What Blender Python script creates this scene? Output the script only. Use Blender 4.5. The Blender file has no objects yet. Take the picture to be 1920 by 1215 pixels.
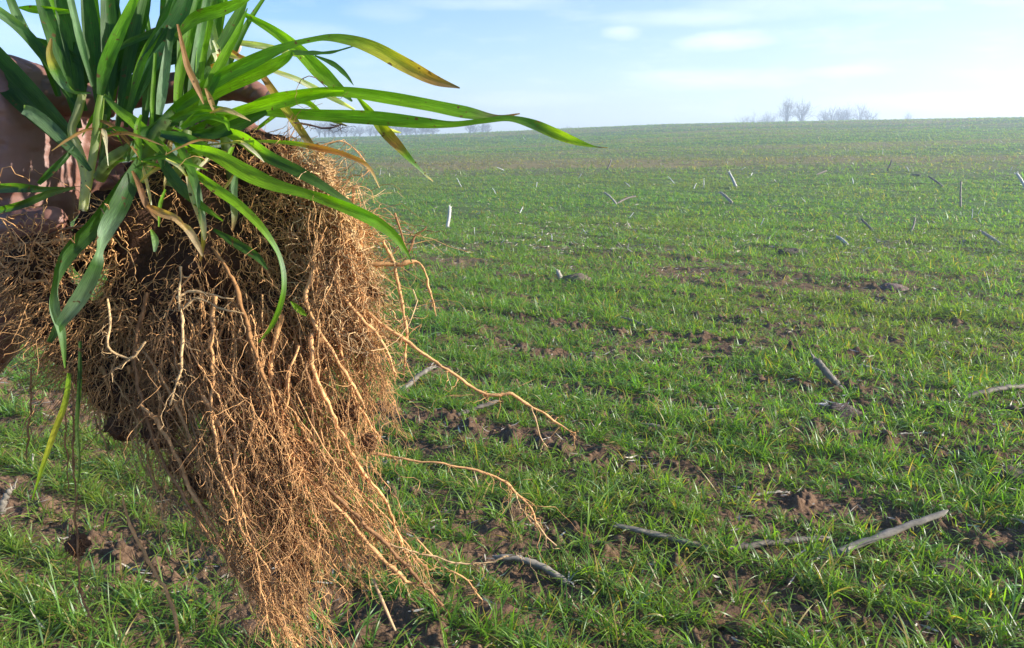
import bpy, math, random
import numpy as np
from mathutils import Vector

# ------------------------------------------------------------------ camera, sky, sun
S = bpy.context.scene
COL = S.collection
F, CX, CY = 1507.0, 960.0, 607.5          # focal length and centre of the photograph in its own pixels
CAMH, HOR = 1.35, 270.0
PITCH = math.atan((CY - HOR) / F)
cam_d = bpy.data.cameras.new('camera')
cam = bpy.data.objects.new('camera', cam_d); COL.objects.link(cam)
cam.location = (0, 0, CAMH); cam.rotation_euler = (math.pi/2 - PITCH, 0, 0)
cam_d.sensor_width = 36; cam_d.lens = 36 * F / 1920
cam_d.clip_start = 0.05; cam_d.clip_end = 8000
S.camera = cam

SUN_EL, SUN_AZ = math.radians(22), math.radians(97)      # azimuth clockwise from +Y (the view direction)
W = bpy.data.worlds.new('World'); S.world = W; W.use_nodes = True
nt = W.node_tree; nt.nodes.clear()
def N(t, **k):
    n = nt.nodes.new(t)
    for a, b in k.items(): setattr(n, a, b)
    return n
out = N('ShaderNodeOutputWorld'); bg = N('ShaderNodeBackground')
sky = N('ShaderNodeTexSky', sky_type='NISHITA')
sky.sun_disc = False; sky.sun_elevation = SUN_EL; sky.sun_rotation = SUN_AZ
sky.altitude = 100; sky.air_density = 1.0; sky.dust_density = 1.0; sky.ozone_density = 2.5
bg.inputs[1].default_value = 0.088
tc = N('ShaderNodeTexCoord')
def link(a, b): nt.links.new(a, b)
def cloud(u, v, su, sv, amt, sc):
    """a soft streak of cloud round one direction of the sky"""
    d = Vector(((u-CX)/F, 1, -(v-CY)/F)); c, s = math.cos(PITCH), math.sin(PITCH)
    d = Vector((d.x, d.y*c + d.z*s, -d.y*s + d.z*c)).normalized()
    return d, su/F, sv/F, amt, sc
sep = N('ShaderNodeSeparateXYZ'); link(tc.outputs['Generated'], sep.inputs[0])
def M(op, a, b=None, c=None):
    n = N('ShaderNodeMath', operation=op)
    for i, x in enumerate((a, b, c)):
        if x is None: continue
        if isinstance(x, (int, float)): n.inputs[i].default_value = x
        else: link(x, n.inputs[i])
    return n.outputs[0]
az = M('ARCTAN2', sep.outputs[0], sep.outputs[1])
el = M('ARCSINE', sep.outputs[2])
mp = N('ShaderNodeCombineXYZ'); link(M('MULTIPLY', az, 7.0), mp.inputs[0]); link(M('MULTIPLY', el, 30.0), mp.inputs[1])
nz = N('ShaderNodeTexNoise'); nz.inputs['Scale'].default_value = 1.3; nz.inputs['Detail'].default_value = 7; nz.inputs['Roughness'].default_value = .62
link(mp.outputs[0], nz.inputs['Vector'])
tot = M('MULTIPLY', M('SUBTRACT', nz.outputs[0], .52), 0.9)
tot = M('MAXIMUM', tot, 0.0)
for (u, v, su, sv, a) in [(1350,148,125,17,.5),(1355,78,66,14,.55),(1290,32,110,13,.35),(1165,62,30,10,.5),(560,60,90,16,.3),
                          (980,186,110,12,.3),(900,5,140,11,.3),(1800,190,190,14,.45),(1580,135,60,9,.4),(1500,10,160,18,.25),(30,60,60,25,.3),(720,20,60,16,.2)]:
    d = cloud(u, v, su, sv, a, 0)[0]
    a0, e0 = math.atan2(d.x, d.y), math.asin(d.z)
    x = M('DIVIDE', M('SUBTRACT', az, a0), su/F*1.0); y = M('DIVIDE', M('SUBTRACT', el, e0), sv/F)
    r = M('ADD', M('MULTIPLY', x, x), M('MULTIPLY', y, y))
    r = M('ADD', r, M('MULTIPLY', M('SUBTRACT', nz.outputs[0], .5), -4.2))
    g = M('MULTIPLY', M('MAXIMUM', M('SUBTRACT', 1.0, M('MULTIPLY', r, .5)), 0.0), a*.8)
    tot = M('MAXIMUM', tot, g)
veil = M('MULTIPLY', M('ADD', .10, M('MULTIPLY', az, .42)), M('ADD', .55, M('MULTIPLY', nz.outputs[0], .8)))
veil = M('MINIMUM', M('MAXIMUM', veil, 0.0), .38)
fade = M('MINIMUM', M('MAXIMUM', M('SUBTRACT', 2.4, M('ABSOLUTE', M('MULTIPLY', az, 2.0))), 0.0), 1.0)      # veil, added to whiten the sky toward the right, kept to this side
tot = M('MULTIPLY', M('ADD', M('MULTIPLY', tot, .85), veil), M('MULTIPLY', fade, M('GREATER_THAN', el, 0.0)))
tot = M('MINIMUM', tot, .85)
mix = N('ShaderNodeMix', data_type='RGBA'); link(tot, mix.inputs[0])
gm = N('ShaderNodeHueSaturation'); gm.inputs['Saturation'].default_value = 1.3; gm.inputs['Value'].default_value = 1.12
link(sky.outputs[0], gm.inputs['Color'])
tn = N('ShaderNodeVectorMath', operation='MULTIPLY'); link(gm.outputs[0], tn.inputs[0]); tn.inputs[1].default_value = (.98, .985, 1.17)
link(tn.outputs[0], mix.inputs['A']); mix.inputs['B'].default_value = (7.4, 7.6, 8.8, 1)
link(mix.outputs['Result'], bg.inputs[0]); link(bg.outputs[0], out.inputs[0])

sd = bpy.data.lights.new('sun', 'SUN'); sun = bpy.data.objects.new('sun', sd); COL.objects.link(sun)
sd.energy = 5.0; sd.angle = math.radians(.5); sd.color = (1, .95, .87)
sdir = Vector((math.sin(SUN_AZ)*math.cos(SUN_EL), math.cos(SUN_AZ)*math.cos(SUN_EL), math.sin(SUN_EL)))
sun.rotation_euler = sdir.to_track_quat('Z', 'Y').to_euler()
S.view_settings.view_transform = 'Standard'; S.view_settings.look = 'None'
S.view_settings.exposure = 1.13; S.view_settings.gamma = 1
S.render.engine = 'CYCLES'
S.cycles.max_bounces = 6; S.cycles.transparent_max_bounces = 8; S.cycles.volume_bounces = 1
S.cycles.use_denoising = True

# ------------------------------------------------------------------ helpers
rng = np.random.default_rng(7); random.seed(7)
cP, sP = math.cos(PITCH), math.sin(PITCH)
def ray(u, v):
    x, z = (np.asarray(u, float)-CX)/F, -(np.asarray(v, float)-CY)/F
    return np.stack([x, cP + z*sP, -sP + z*cP], -1)
def at(u, v, D):
    """point seen at pixel (u, v) whose depth along the lens axis is D metres"""
    return ray(u, v) * np.asarray(D, float)[..., None] + np.array([0, 0, CAMH])

def _h(ix, iy, iz, seed):
    n = (ix.astype(np.int64)*374761393 + iy.astype(np.int64)*668265263 + iz.astype(np.int64)*2147483647 + seed*1274126177) & 0xffffffff
    n = ((n ^ (n >> 13)) * 1274126177) & 0xffffffff
    n = (n ^ (n >> 16)) & 0xffffffff
    return n / 4294967295.0
def vnoise(p, seed=0):
    p = np.asarray(p, float)
    if p.shape[-1] == 2: p = np.concatenate([p, np.zeros(p.shape[:-1]+(1,))], -1)
    i = np.floor(p).astype(np.int64); f = p - i; f = f*f*(3-2*f)
    r = 0
    for dx in (0, 1):
        for dy in (0, 1):
            for dz in (0, 1):
                w = (f[..., 0] if dx else 1-f[..., 0])*(f[..., 1] if dy else 1-f[..., 1])*(f[..., 2] if dz else 1-f[..., 2])
                r = r + w*_h(i[..., 0]+dx, i[..., 1]+dy, i[..., 2]+dz, seed)
    return r
def fbm(p, o=4, seed=0, g=.5):
    r, a, t = 0, 1, 0
    for k in range(o):
        r = r + a*vnoise(np.asarray(p)*(2.03**k)+k*17.3, seed+k); t += a; a *= g
    return r/t

def mesh(name, V, Fc, mat, col=None, uv=None, smooth=True, parent=None, me_only=False):
    V = np.asarray(V, np.float32).reshape(-1, 3); Fc = np.asarray(Fc, np.int32)
    me = bpy.data.meshes.new(name); k = Fc.shape[1]
    me.vertices.add(len(V)); me.vertices.foreach_set('co', V.ravel())
    me.loops.add(Fc.size); me.loops.foreach_set('vertex_index', Fc.ravel())
    me.polygons.add(len(Fc)); me.polygons.foreach_set('loop_start', np.arange(0, Fc.size, k, dtype=np.int32))
    me.polygons.foreach_set('loop_total', np.full(len(Fc), k, np.int32))
    me.polygons.foreach_set('use_smooth', np.full(len(Fc), smooth, bool))
    me.update(calc_edges=True)
    if col is not None:
        a = me.color_attributes.new('Col', 'FLOAT_COLOR', 'POINT')
        c = np.ones((len(V), 4), np.float32); c[:, :3] = np.asarray(col, np.float32).reshape(-1, 3); a.data.foreach_set('color', c.ravel())
    if uv is not None:
        l = me.uv_layers.new(name='UVMap'); l.data.foreach_set('uv', np.asarray(uv, np.float32).reshape(-1, 2)[Fc.ravel()].ravel())
    me.materials.append(mat)
    if me_only: return me
    o = bpy.data.objects.new(name, me); COL.objects.link(o)
    if parent is not None: o.parent = parent
    return o
def child(o, parent):
    o.parent = parent
    o.matrix_parent_inverse = parent.matrix_basis.inverted() if False else o.matrix_parent_inverse
def tag(o, label=None, cat=None, group=None, kind=None):
    if label: o['label'] = label
    if cat: o['category'] = cat
    if group: o['group'] = group
    if kind: o['kind'] = kind
    return o
def empty(name, loc=(0, 0, 0)):
    o = bpy.data.objects.new(name, None); COL.objects.link(o); o.location = loc; o.empty_display_size = .05
    return o

def frames(P):
    T = np.gradient(P, axis=-2); T /= np.linalg.norm(T, axis=-1, keepdims=True)+1e-12
    r = np.array([.31, .87, .39]); A = np.cross(T, r); A /= np.linalg.norm(A, axis=-1, keepdims=True)+1e-9
    return T, A, np.cross(T, A)
def tubes(P, R, k=5):
    """P (M,n,3) centre lines, R (M,n) radii -> verts, quads"""
    m, n = R.shape; T, A, B = frames(P)
    a = np.arange(k)*2*math.pi/k
    V = P[:, :, None, :] + R[:, :, None, None]*(A[:, :, None, :]*np.cos(a)[:, None] + B[:, :, None, :]*np.sin(a)[:, None])
    i = np.arange(n-1)[:, None]*k; j = np.arange(k)[None, :]; j2 = (j+1) % k
    q = np.stack([i+j, i+j2, i+k+j2, i+k+j], -1).reshape(-1, 4)
    Fc = (np.arange(m)[:, None, None]*(n*k) + q[None]).reshape(-1, 4)
    return V.reshape(-1, 3), Fc
def spline(pts, n):
    """Catmull-Rom through rows of pts, resampled to n rows"""
    p = np.asarray(pts, float); p = np.vstack([2*p[0]-p[1], p, 2*p[-1]-p[-2]])
    m = len(p)-3; t = np.linspace(0, m-1e-6, n); i = t.astype(int); f = (t-i)[:, None]
    a, b, c, d = p[i], p[i+1], p[i+2], p[i+3]
    return .5*(2*b + (c-a)*f + (2*a-5*b+4*c-d)*f**2 + (3*b-a-3*c+d)*f**3)

# ------------------------------------------------------------------ materials
def mat(name):
    m = bpy.data.materials.new(name); m.use_nodes = True; t = m.node_tree; t.nodes.clear()
    o = t.nodes.new('ShaderNodeOutputMaterial'); b = t.nodes.new('ShaderNodeBsdfPrincipled'); t.links.new(b.outputs[0], o.inputs[0])
    return m, t, b, o
def nd(t, ty, **k):
    n = t.nodes.new(ty)
    for a, b in k.items():
        if hasattr(n, a): setattr(n, a, b)
        else: n.inputs[a].default_value = b
    return n
def mulcol(t, colout, fac, lo, hi):
    mr = nd(t, 'ShaderNodeMapRange'); mr.inputs['To Min'].default_value = lo; mr.inputs['To Max'].default_value = hi
    mr.inputs['From Min'].default_value = .25; mr.inputs['From Max'].default_value = .75
    t.links.new(fac, mr.inputs[0])
    v = nd(t, 'ShaderNodeVectorMath', operation='SCALE'); t.links.new(colout, v.inputs[0]); t.links.new(mr.outputs[0], v.inputs['Scale'])
    return v.outputs[0]
def leafmat(name, veins=True, trans=.45, rough=.38, tgain=(2.0, 2.3, .8)):
    m, t, b, o = mat(name)
    at_ = nd(t, 'ShaderNodeAttribute', attribute_name='Col')
    c = at_.outputs['Color']
    tcn = nd(t, 'ShaderNodeTexCoord')
    if veins:
        mpn = nd(t, 'ShaderNodeMapping'); mpn.inputs['Scale'].default_value = (26, 2.2, 1)
        t.links.new(tcn.outputs['UV'], mpn.inputs[0])
        n1 = nd(t, 'ShaderNodeTexNoise'); n1.inputs['Scale'].default_value = 1.0; n1.inputs['Detail'].default_value = 3
        t.links.new(mpn.outputs[0], n1.inputs['Vector'])
        c = mulcol(t, c, n1.outputs[0], .55, 1.4)
        n2 = nd(t, 'ShaderNodeTexNoise'); n2.inputs['Scale'].default_value = 90; n2.inputs['Detail'].default_value = 4
        t.links.new(tcn.outputs['Object'], n2.inputs['Vector'])
        c = mulcol(t, c, n2.outputs[0], .8, 1.2)
        # small brown specks of the leaf
        n3 = nd(t, 'ShaderNodeTexNoise'); n3.inputs['Scale'].default_value = 260; n3.inputs['Detail'].default_value = 2
        t.links.new(tcn.outputs['Object'], n3.inputs['Vector'])
        mr = nd(t, 'ShaderNodeMapRange'); mr.inputs['From Min'].default_value = .665; mr.inputs['From Max'].default_value = .72
        t.links.new(n3.outputs[0], mr.inputs[0])
        mx = nd(t, 'ShaderNodeMix', data_type='RGBA'); t.links.new(mr.outputs[0], mx.inputs[0]); t.links.new(c, mx.inputs['A']); mx.inputs['B'].default_value = (.10, .06, .02, 1)
        c = mx.outputs['Result']
        bp = nd(t, 'ShaderNodeBump'); bp.inputs['Strength'].default_value = .35; bp.inputs['Distance'].default_value = .0004
        t.links.new(n1.outputs[0], bp.inputs['Height']); t.links.new(bp.outputs[0], b.inputs['Normal'])
    t.links.new(c, b.inputs['Base Color']); b.inputs['Roughness'].default_value = rough; b.inputs['Specular IOR Level'].default_value = .38
    tr = nd(t, 'ShaderNodeBsdfTranslucent')
    vm = nd(t, 'ShaderNodeVectorMath', operation='MULTIPLY'); t.links.new(c, vm.inputs[0]); vm.inputs[1].default_value = tgain
    t.links.new(vm.outputs[0], tr.inputs[0])
    ms = nd(t, 'ShaderNodeMixShader'); ms.inputs[0].default_value = trans
    t.links.new(b.outputs[0], ms.inputs[1]); t.links.new(tr.outputs[0], ms.inputs[2]); t.links.new(ms.outputs[0], o.inputs[0])
    return m
M_LEAF = leafmat('wheat_leaf', trans=.52, rough=.5, tgain=(3.0, 3.1, .5))
M_GRASS = leafmat('field_grass', veins=False, trans=.42, rough=.40, tgain=(2.5, 2.6, .7))
def roughmat(name, sc, lo=.7, hi=1.3, bump=.4, dist=.002, rough=.9, spec=.2, coord='Object', trans=0):
    m, t, b, o = mat(name)
    a_ = nd(t, 'ShaderNodeAttribute', attribute_name='Col'); tcn = nd(t, 'ShaderNodeTexCoord')
    n1 = nd(t, 'ShaderNodeTexNoise'); n1.inputs['Scale'].default_value = sc; n1.inputs['Detail'].default_value = 6; n1.inputs['Roughness'].default_value = .65
    t.links.new(tcn.outputs[coord], n1.inputs['Vector'])
    c = mulcol(t, a_.outputs['Color'], n1.outputs[0], lo, hi)
    t.links.new(c, b.inputs['Base Color']); b.inputs['Roughness'].default_value = rough; b.inputs['Specular IOR Level'].default_value = spec
    bp = nd(t, 'ShaderNodeBump'); bp.inputs['Strength'].default_value = bump; bp.inputs['Distance'].default_value = dist
    t.links.new(n1.outputs[0], bp.inputs['Height']); t.links.new(bp.outputs[0], b.inputs['Normal'])
    if trans:
        tr = nd(t, 'ShaderNodeBsdfTranslucent'); t.links.new(c, tr.inputs[0])
        ms = nd(t, 'ShaderNodeMixShader'); ms.inputs[0].default_value = trans
        t.links.new(b.outputs[0], ms.inputs[1]); t.links.new(tr.outputs[0], ms.inputs[2]); t.links.new(ms.outputs[0], o.inputs[0])
    return m
M_SOIL = roughmat('soil', 55, .5, 1.5, 1.0, .012, .97, .08)
M_CORE = roughmat('root_soil', 160, .5, 1.5, .9, .004, .95, .1)
M_ROOT = roughmat('root_fibre', 500, .65, 1.35, .5, .0005, .75, .25, trans=.18)
M_STALK = roughmat('dry_stalk', 60, .65, 1.3, .5, .002, .7, .3)
M_BARK = roughmat('bark', 3, .8, 1.2, .2, .02, .9, .1)
M_SKIN = roughmat('skin', 70, .86, 1.12, .35, .0006, .5, .4)
M_SKIN.node_tree.nodes['Principled BSDF'].inputs['Subsurface Weight'].default_value = .15
M_SKIN.node_tree.nodes['Principled BSDF'].inputs['Subsurface Radius'].default_value = (.006, .002, .001)

# ------------------------------------------------------------------ terrain
ROWD = np.array([math.cos(math.radians(-30)), math.sin(math.radians(-30))])   # the drill rows run to the right and nearer
ROWN = np.array([-ROWD[1], ROWD[0]])
def sstep(a, b, x):
    t = np.clip((x-a)/(b-a), 0, 1); return t*t*(3-2*t)
def lane(x, y):
    """1 on the bare lanes left by the old corn rows, 0 between"""
    q = x*ROWN[0] + y*ROWN[1] + .10*(fbm(np.stack([x, y], -1)*.8, 2, 5)-.5)*2
    return np.exp(-((((q-.33)/.78) % 1 - .5)/.12)**2)
def hill(x, y):
    r = np.sqrt(x*x + y*y)
    A = 1.7 + 2.95*(1/(1+np.exp(-(x*120/np.maximum(y, 30)+1)/16)))
    up = sstep(12, 130, r)*A
    return up - sstep(135, 420, r)*(A*.9) + .10*sstep(10, 40, r)*(fbm(np.stack([x, y], -1)*.06, 2, 31)-.5)*2
def ground(x, y, fine=True):
    x = np.asarray(x, float); y = np.asarray(y, float); p = np.stack([x, y], -1); r = np.sqrt(x*x+y*y)
    z = hill(x, y) + .05*(fbm(p*.7, 3, 11)-.5)
    q = np.stack([x*ROWD[0]+y*ROWD[1], (x*ROWN[0]+y*ROWN[1])*2.1], -1)
    z = z + .085*(fbm(q*1.25, 2, 13)-.5) + .16*sstep(10, 40, r)*(fbm(q*.28, 3, 14)-.5)
    L = lane(x, y)
    near = 1-sstep(9, 22, r)
    z = z + near*(-.012*L)
    if fine:
        c = fbm(p*13, 3, 21); c2 = fbm(p*45, 3, 22, .7)
        z = z + near*((np.maximum(c-.45, 0)**1.5*.25)*(.35+.65*L) + (c2-.5)*.026)
    return z
def gpix(u, v):
    """ground point seen at a pixel"""
    d = ray(u, v); t = 1.0
    lo, hi = .5, 400.
    ts = np.geomspace(.8, 300, 1500); p = d[None]*ts[:, None]; g = ground(p[:, 0], p[:, 1], False)
    k = np.argmax(p[:, 2]+CAMH < g); q = d*ts[k]
    return np.array([q[0], q[1], float(ground(q[0], q[1], False))])

RB = gpix(800, 312)[1];  
nr, na = 1150, 900
rr = np.concatenate([np.geomspace(.35, 1.3, 60, endpoint=False), np.geomspace(1.3, 9, 1000, endpoint=False), np.geomspace(9, 440, 480)]); nr = len(rr)
aa = np.concatenate([np.linspace(-180, -42, 90, endpoint=False), np.linspace(-42, 42, na-180), np.linspace(42, 180, 91)[1:]])
aa = np.radians(aa); na = len(aa)
X = rr[:, None]*np.sin(aa)[None]; Y = rr[:, None]*np.cos(aa)[None]
Z = ground(X, Y)
p2 = np.stack([X, Y], -1); R_ = np.sqrt(X*X+Y*Y)
L = lane(X, Y)
big = fbm(p2*.09, 4, 41)[..., None]; med = fbm(p2*2.2, 4, 42)[..., None]; az_ = fbm(np.stack([X*.05, Y*.22], -1), 4, 43)[..., None]
soilc = np.array([.135, .082, .048])*(.55+.9*med)
green = np.array([.075, .125, .028])*(.7+.6*az_); tan = np.array([.19, .145, .06])
fieldc = green + (tan-green)*np.clip((az_-.52)*3.2+.1, 0, .75)
# a browner band of thin stand half way up the slope
bandm = np.exp(-((R_-RB)/9)**2)*(.45+.55*(1-sstep(2, 26, X)))
fieldc = fieldc + (np.array([.20, .14, .055])-fieldc)*(bandm[..., None]*.5*(.4+fbm(p2*.3, 3, 44)[..., None]))
g = sstep(5, 20, R_)[..., None]
colr = soilc*(1-g) + fieldc*g
i = np.arange(nr-1)[:, None]*na; j = np.arange(na-1)[None]
Fq = np.stack([i+j, i+na+j, i+na+j+1, i+j+1], -1).reshape(-1, 4)[:, ::-1]
field = mesh('field', np.stack([X, Y, Z], -1), Fq, M_SOIL, col=colr)
tag(field, kind='structure'); field['label'] = 'gently rising wheat field with dark crumbly soil'

# ------------------------------------------------------------------ young wheat covering the field (uncountable)
def blades(P0, ang, L, Wd, bend, lean, col, nseg, twist):
    """arching blades: P0 (M,3)"""
    m = len(P0); t = np.linspace(0, 1, nseg+1)
    dirh = np.stack([np.cos(ang), np.sin(ang), np.zeros(m)], -1)
    th = lean[:, None] + bend[:, None]*t[None]**1.3           # angle from vertical
    dl = L[:, None]/nseg
    dx = np.concatenate([np.zeros((m, 1)), np.cumsum(np.sin(th[:, 1:])*dl, 1)], 1)
    dz = np.concatenate([np.zeros((m, 1)), np.cumsum(np.cos(th[:, 1:])*dl, 1)], 1)
    C = P0[:, None] + dirh[:, None]*dx[..., None] + np.array([0, 0, 1.])*dz[..., None]
    C[..., 2] = np.maximum(C[..., 2], P0[:, None, 2]+.004)
    tw = twist[:, None]*t[None]
    side = np.stack([-np.sin(ang), np.cos(ang), np.zeros(m)], -1)[:, None]*np.cos(tw)[..., None] + np.array([0, 0, 1.])*np.sin(tw)[..., None]
    w = Wd[:, None]*np.minimum(1, (.45+t*2.2))*np.minimum(1, (1-t)*2.2+.04)
    V = np.stack([C-side*w[..., None]/2, C+side*w[..., None]/2], 2)
    q = np.arange(nseg)[:, None]*2 + np.array([0, 1, 3, 2])
    Fc = (np.arange(m)[:, None, None]*((nseg+1)*2) + q[None]).reshape(-1, 4)
    c = np.repeat(np.repeat(col[:, None, None], nseg+1, 1), 2, 2)
    tip = (t[None, :, None, None])**3
    c = c*(1-.35*tip*np.array([0, .2, .6]))
    return V.reshape(-1, 3), Fc, c.reshape(-1, 3)

def scatter(r0, r1, dens, amax=40):
    """uniform points in a sector"""
    area = math.radians(2*amax)/2*(r1*r1-r0*r0); n = int(area*dens)
    r = np.sqrt(rng.uniform(r0*r0, r1*r1, n)); a = np.radians(rng.uniform(-amax, amax, n))
    return np.stack([r*np.sin(a), r*np.cos(a)], -1)
def snap_rows(p, sp=.19, jit=.036):
    q = p@ROWN; s = p@ROWD
    q2 = (np.round(q/sp)+0)*sp + rng.normal(0, jit, len(q)); 
    return s[:, None]*ROWD + q2[:, None]*ROWN
GV, GF, GC, off = [], [], [], 0
def addb(*a, **k):
    global off
    V, Fc, c = blades(*a, **k); GV.append(V); GF.append(Fc+off); GC.append(c); off += len(V)
def wheat(r0, r1, dens, nb, Lm, Wm, nseg, rows=True, amax=40):
    p = scatter(r0, r1, dens, amax)
    if rows: p = snap_rows(p)
    n1 = .38*fbm(p*1.7, 3, 61)+.36*fbm(np.stack([p@ROWD*.8, p@ROWN*3.0], -1), 3, 64)+.26*fbm(p*6.5, 2, 63); n1 = np.clip((n1-.5)*1.7+.5, 0, 1); n2 = fbm(p*.35, 2, 62)
    keep = rng.random(len(p)) < np.clip(2.0*(n1-.19)*2.1, .14, 1)*(1-.9*lane(p[:, 0], p[:, 1])*np.clip(1.3-r1*.035, .25, 1))
    p = p[keep]; n1 = n1[keep]; n2 = n2[keep]
    m = len(p); idx = np.repeat(np.arange(m), nb); M_ = len(idx)
    P = p[idx] + rng.normal(0, .008 if r1 < 14 else .03, (M_, 2))
    vig = (.35+1.45*n1)[idx]*np.exp(rng.normal(0, .22, m))[idx]
    L = Lm*rng.uniform(.5, 1.25, M_)*vig
    ang = rng.uniform(0, 2*math.pi, M_)
    lean = rng.uniform(.1, 1.2, M_); bend = rng.uniform(.2, 1.7, M_)
    z = ground(P[:, 0], P[:, 1]) if r1 < 25 else ground(P[:, 0], P[:, 1], False)
    base = np.array([.115, .205, .022])*np.exp(rng.normal(0, .22, (M_, 1)))
    bm_ = np.clip(np.exp(-((P[:, 1]-RB)/9)**2)*(1-.7*sstep(0, 30, P[:, 0]))*.8, 0, 1)[:, None] + np.clip((fbm(np.stack([P[:, 0]*.05, P[:, 1]*.22], -1), 3, 43)-.5)*3, 0, .6)[:, None]*sstep(15, 30, P[:, 1])[:, None]
    base = base*(1-bm_*.8)+np.array([.155, .15, .045])*bm_*.8
    hue = rng.random((M_, 1)); tuft = rng.random(m)[idx][:, None]
    base = np.where(tuft < .25, base*np.array([.75, .95, 1.25]), base)
    ye = np.clip((n2[idx][:, None]-.45)*3, 0, 1)*.5
    base = base*(1-ye) + np.array([.15, .17, .025])*ye
    base = np.where(hue < .10, np.array([.30, .23, .07])*rng.uniform(.6, 1.2, (M_, 1)), base)
    base = np.where((hue > .95), np.array([.14, .24, .10]), base)
    addb(np.column_stack([P, z-.004]), ang, L, Wm*rng.uniform(.6, 1.25, M_), bend, lean, base, nseg, rng.normal(0, .9, M_))
wheat(.9, 4.2, 800, 8, .086, .0045, 6, amax=46)
wheat(4.2, 8, 620, 7, .084, .0054, 4, amax=42)
wheat(8, 15, 270, 6, .09, .0075, 3, amax=40)
wheat(15, 30, 80, 6, .10, .014, 2, rows=False, amax=38)
wheat(30, 75, 16, 5, .13, .03, 2, rows=False, amax=37)
wheat(75, 140, 2.2, 5, .15, .06, 2, rows=False, amax=36)
grass = mesh('young_wheat', np.concatenate(GV), np.concatenate(GF), M_GRASS, col=np.concatenate(GC), smooth=True)
tag(grass, 'short green wheat blades growing in rows across the whole field', kind='stuff'); grass['category'] = 'grass'
del GV, GF, GC

# ------------------------------------------------------------------ dead straw, chaff and crumbs between the rows (uncountable)
def ico(sub=1):
    import bmesh
    bm = bmesh.new(); bmesh.ops.create_icosphere(bm, subdivisions=sub, radius=1)
    V = np.array([v.co[:] for v in bm.verts]); Fc = np.array([[v.index for v in f.verts] for f in bm.faces]); bm.free(); return V, Fc
IV, IF = ico(2); IV1, IF1 = ico(1); IV3, IF3 = ico(3); IV4, IF4 = ico(4)
def clods(P, r, seed=0, V0=IV, F0=IF, flat=.65, amp=.9):
    m = len(P); k = len(V0)
    n = np.stack([fbm(V0*1.6+s*3.7, 3, seed) for s in range(12)])      # twelve shapes
    sh = V0[None]*(1-amp/2+amp*n[..., None])
    a = rng.uniform(0, 6.28, m); c, s = np.cos(a), np.sin(a)
    B = sh[rng.integers(0, 12, m)]*r[:, None, None]*rng.uniform(.75, 1.3, (m, 1, 3))
    B = np.stack([B[..., 0]*c[:, None]-B[..., 1]*s[:, None], B[..., 0]*s[:, None]+B[..., 1]*c[:, None], B[..., 2]*flat], -1)
    V = B + P[:, None]
    Fc = (np.arange(m)[:, None, None]*k + F0[None]).reshape(-1, 3)
    return V.reshape(-1, 3), Fc
p = scatter(1.0, 8, 800, 44); kk = rng.random(len(p)) < .12+.88*lane(p[:, 0], p[:, 1])*fbm(p*2, 2, 71)*1.5; p = p[kk]
r = .0045*np.exp(rng.normal(.15, .7, len(p))); r = np.minimum(r, .022)
V, Fc = clods(np.column_stack([p, ground(p[:, 0], p[:, 1])+r*.3]), r, V0=IV1, F0=IF1)
cc = np.repeat(np.array([.16, .098, .058])*rng.uniform(.55, 1.35, (len(p), 1)), len(IV1), 0)
o = mesh('soil_crumbs', V, Fc, M_SOIL, col=cc); tag(o, 'brown soil crumbs scattered in the bare lanes between the wheat rows', kind='stuff'); o['category'] = 'soil'

p = np.vstack([scatter(1.0, 14, 190, 42), scatter(10, 34, 14, 40)]); kk = rng.random(len(p)) < .3+.7*lane(p[:, 0], p[:, 1]); p = p[kk]; m = len(p)
ang = rng.uniform(0, 6.28, m)
z = ground(p[:, 0], p[:, 1])+.006
V, Fc, c = blades(np.column_stack([p, z]), ang, rng.uniform(.02, .09, m)*(1+.6*(p[:, 1] > 10)), rng.uniform(.002, .009, m)*(1+1.4*(p[:, 1] > 10)), rng.normal(0, .35, m), rng.normal(1.45, .22, m),
                  np.array([.40, .35, .27])*rng.uniform(.3, 1.5, (m, 1)), 4, rng.normal(0, 1.5, m))
o = mesh('straw_litter', V, Fc, M_STALK, col=c); tag(o, 'bleached bits of straw and husk lying between the wheat plants', kind='stuff'); o['category'] = 'straw'

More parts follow.
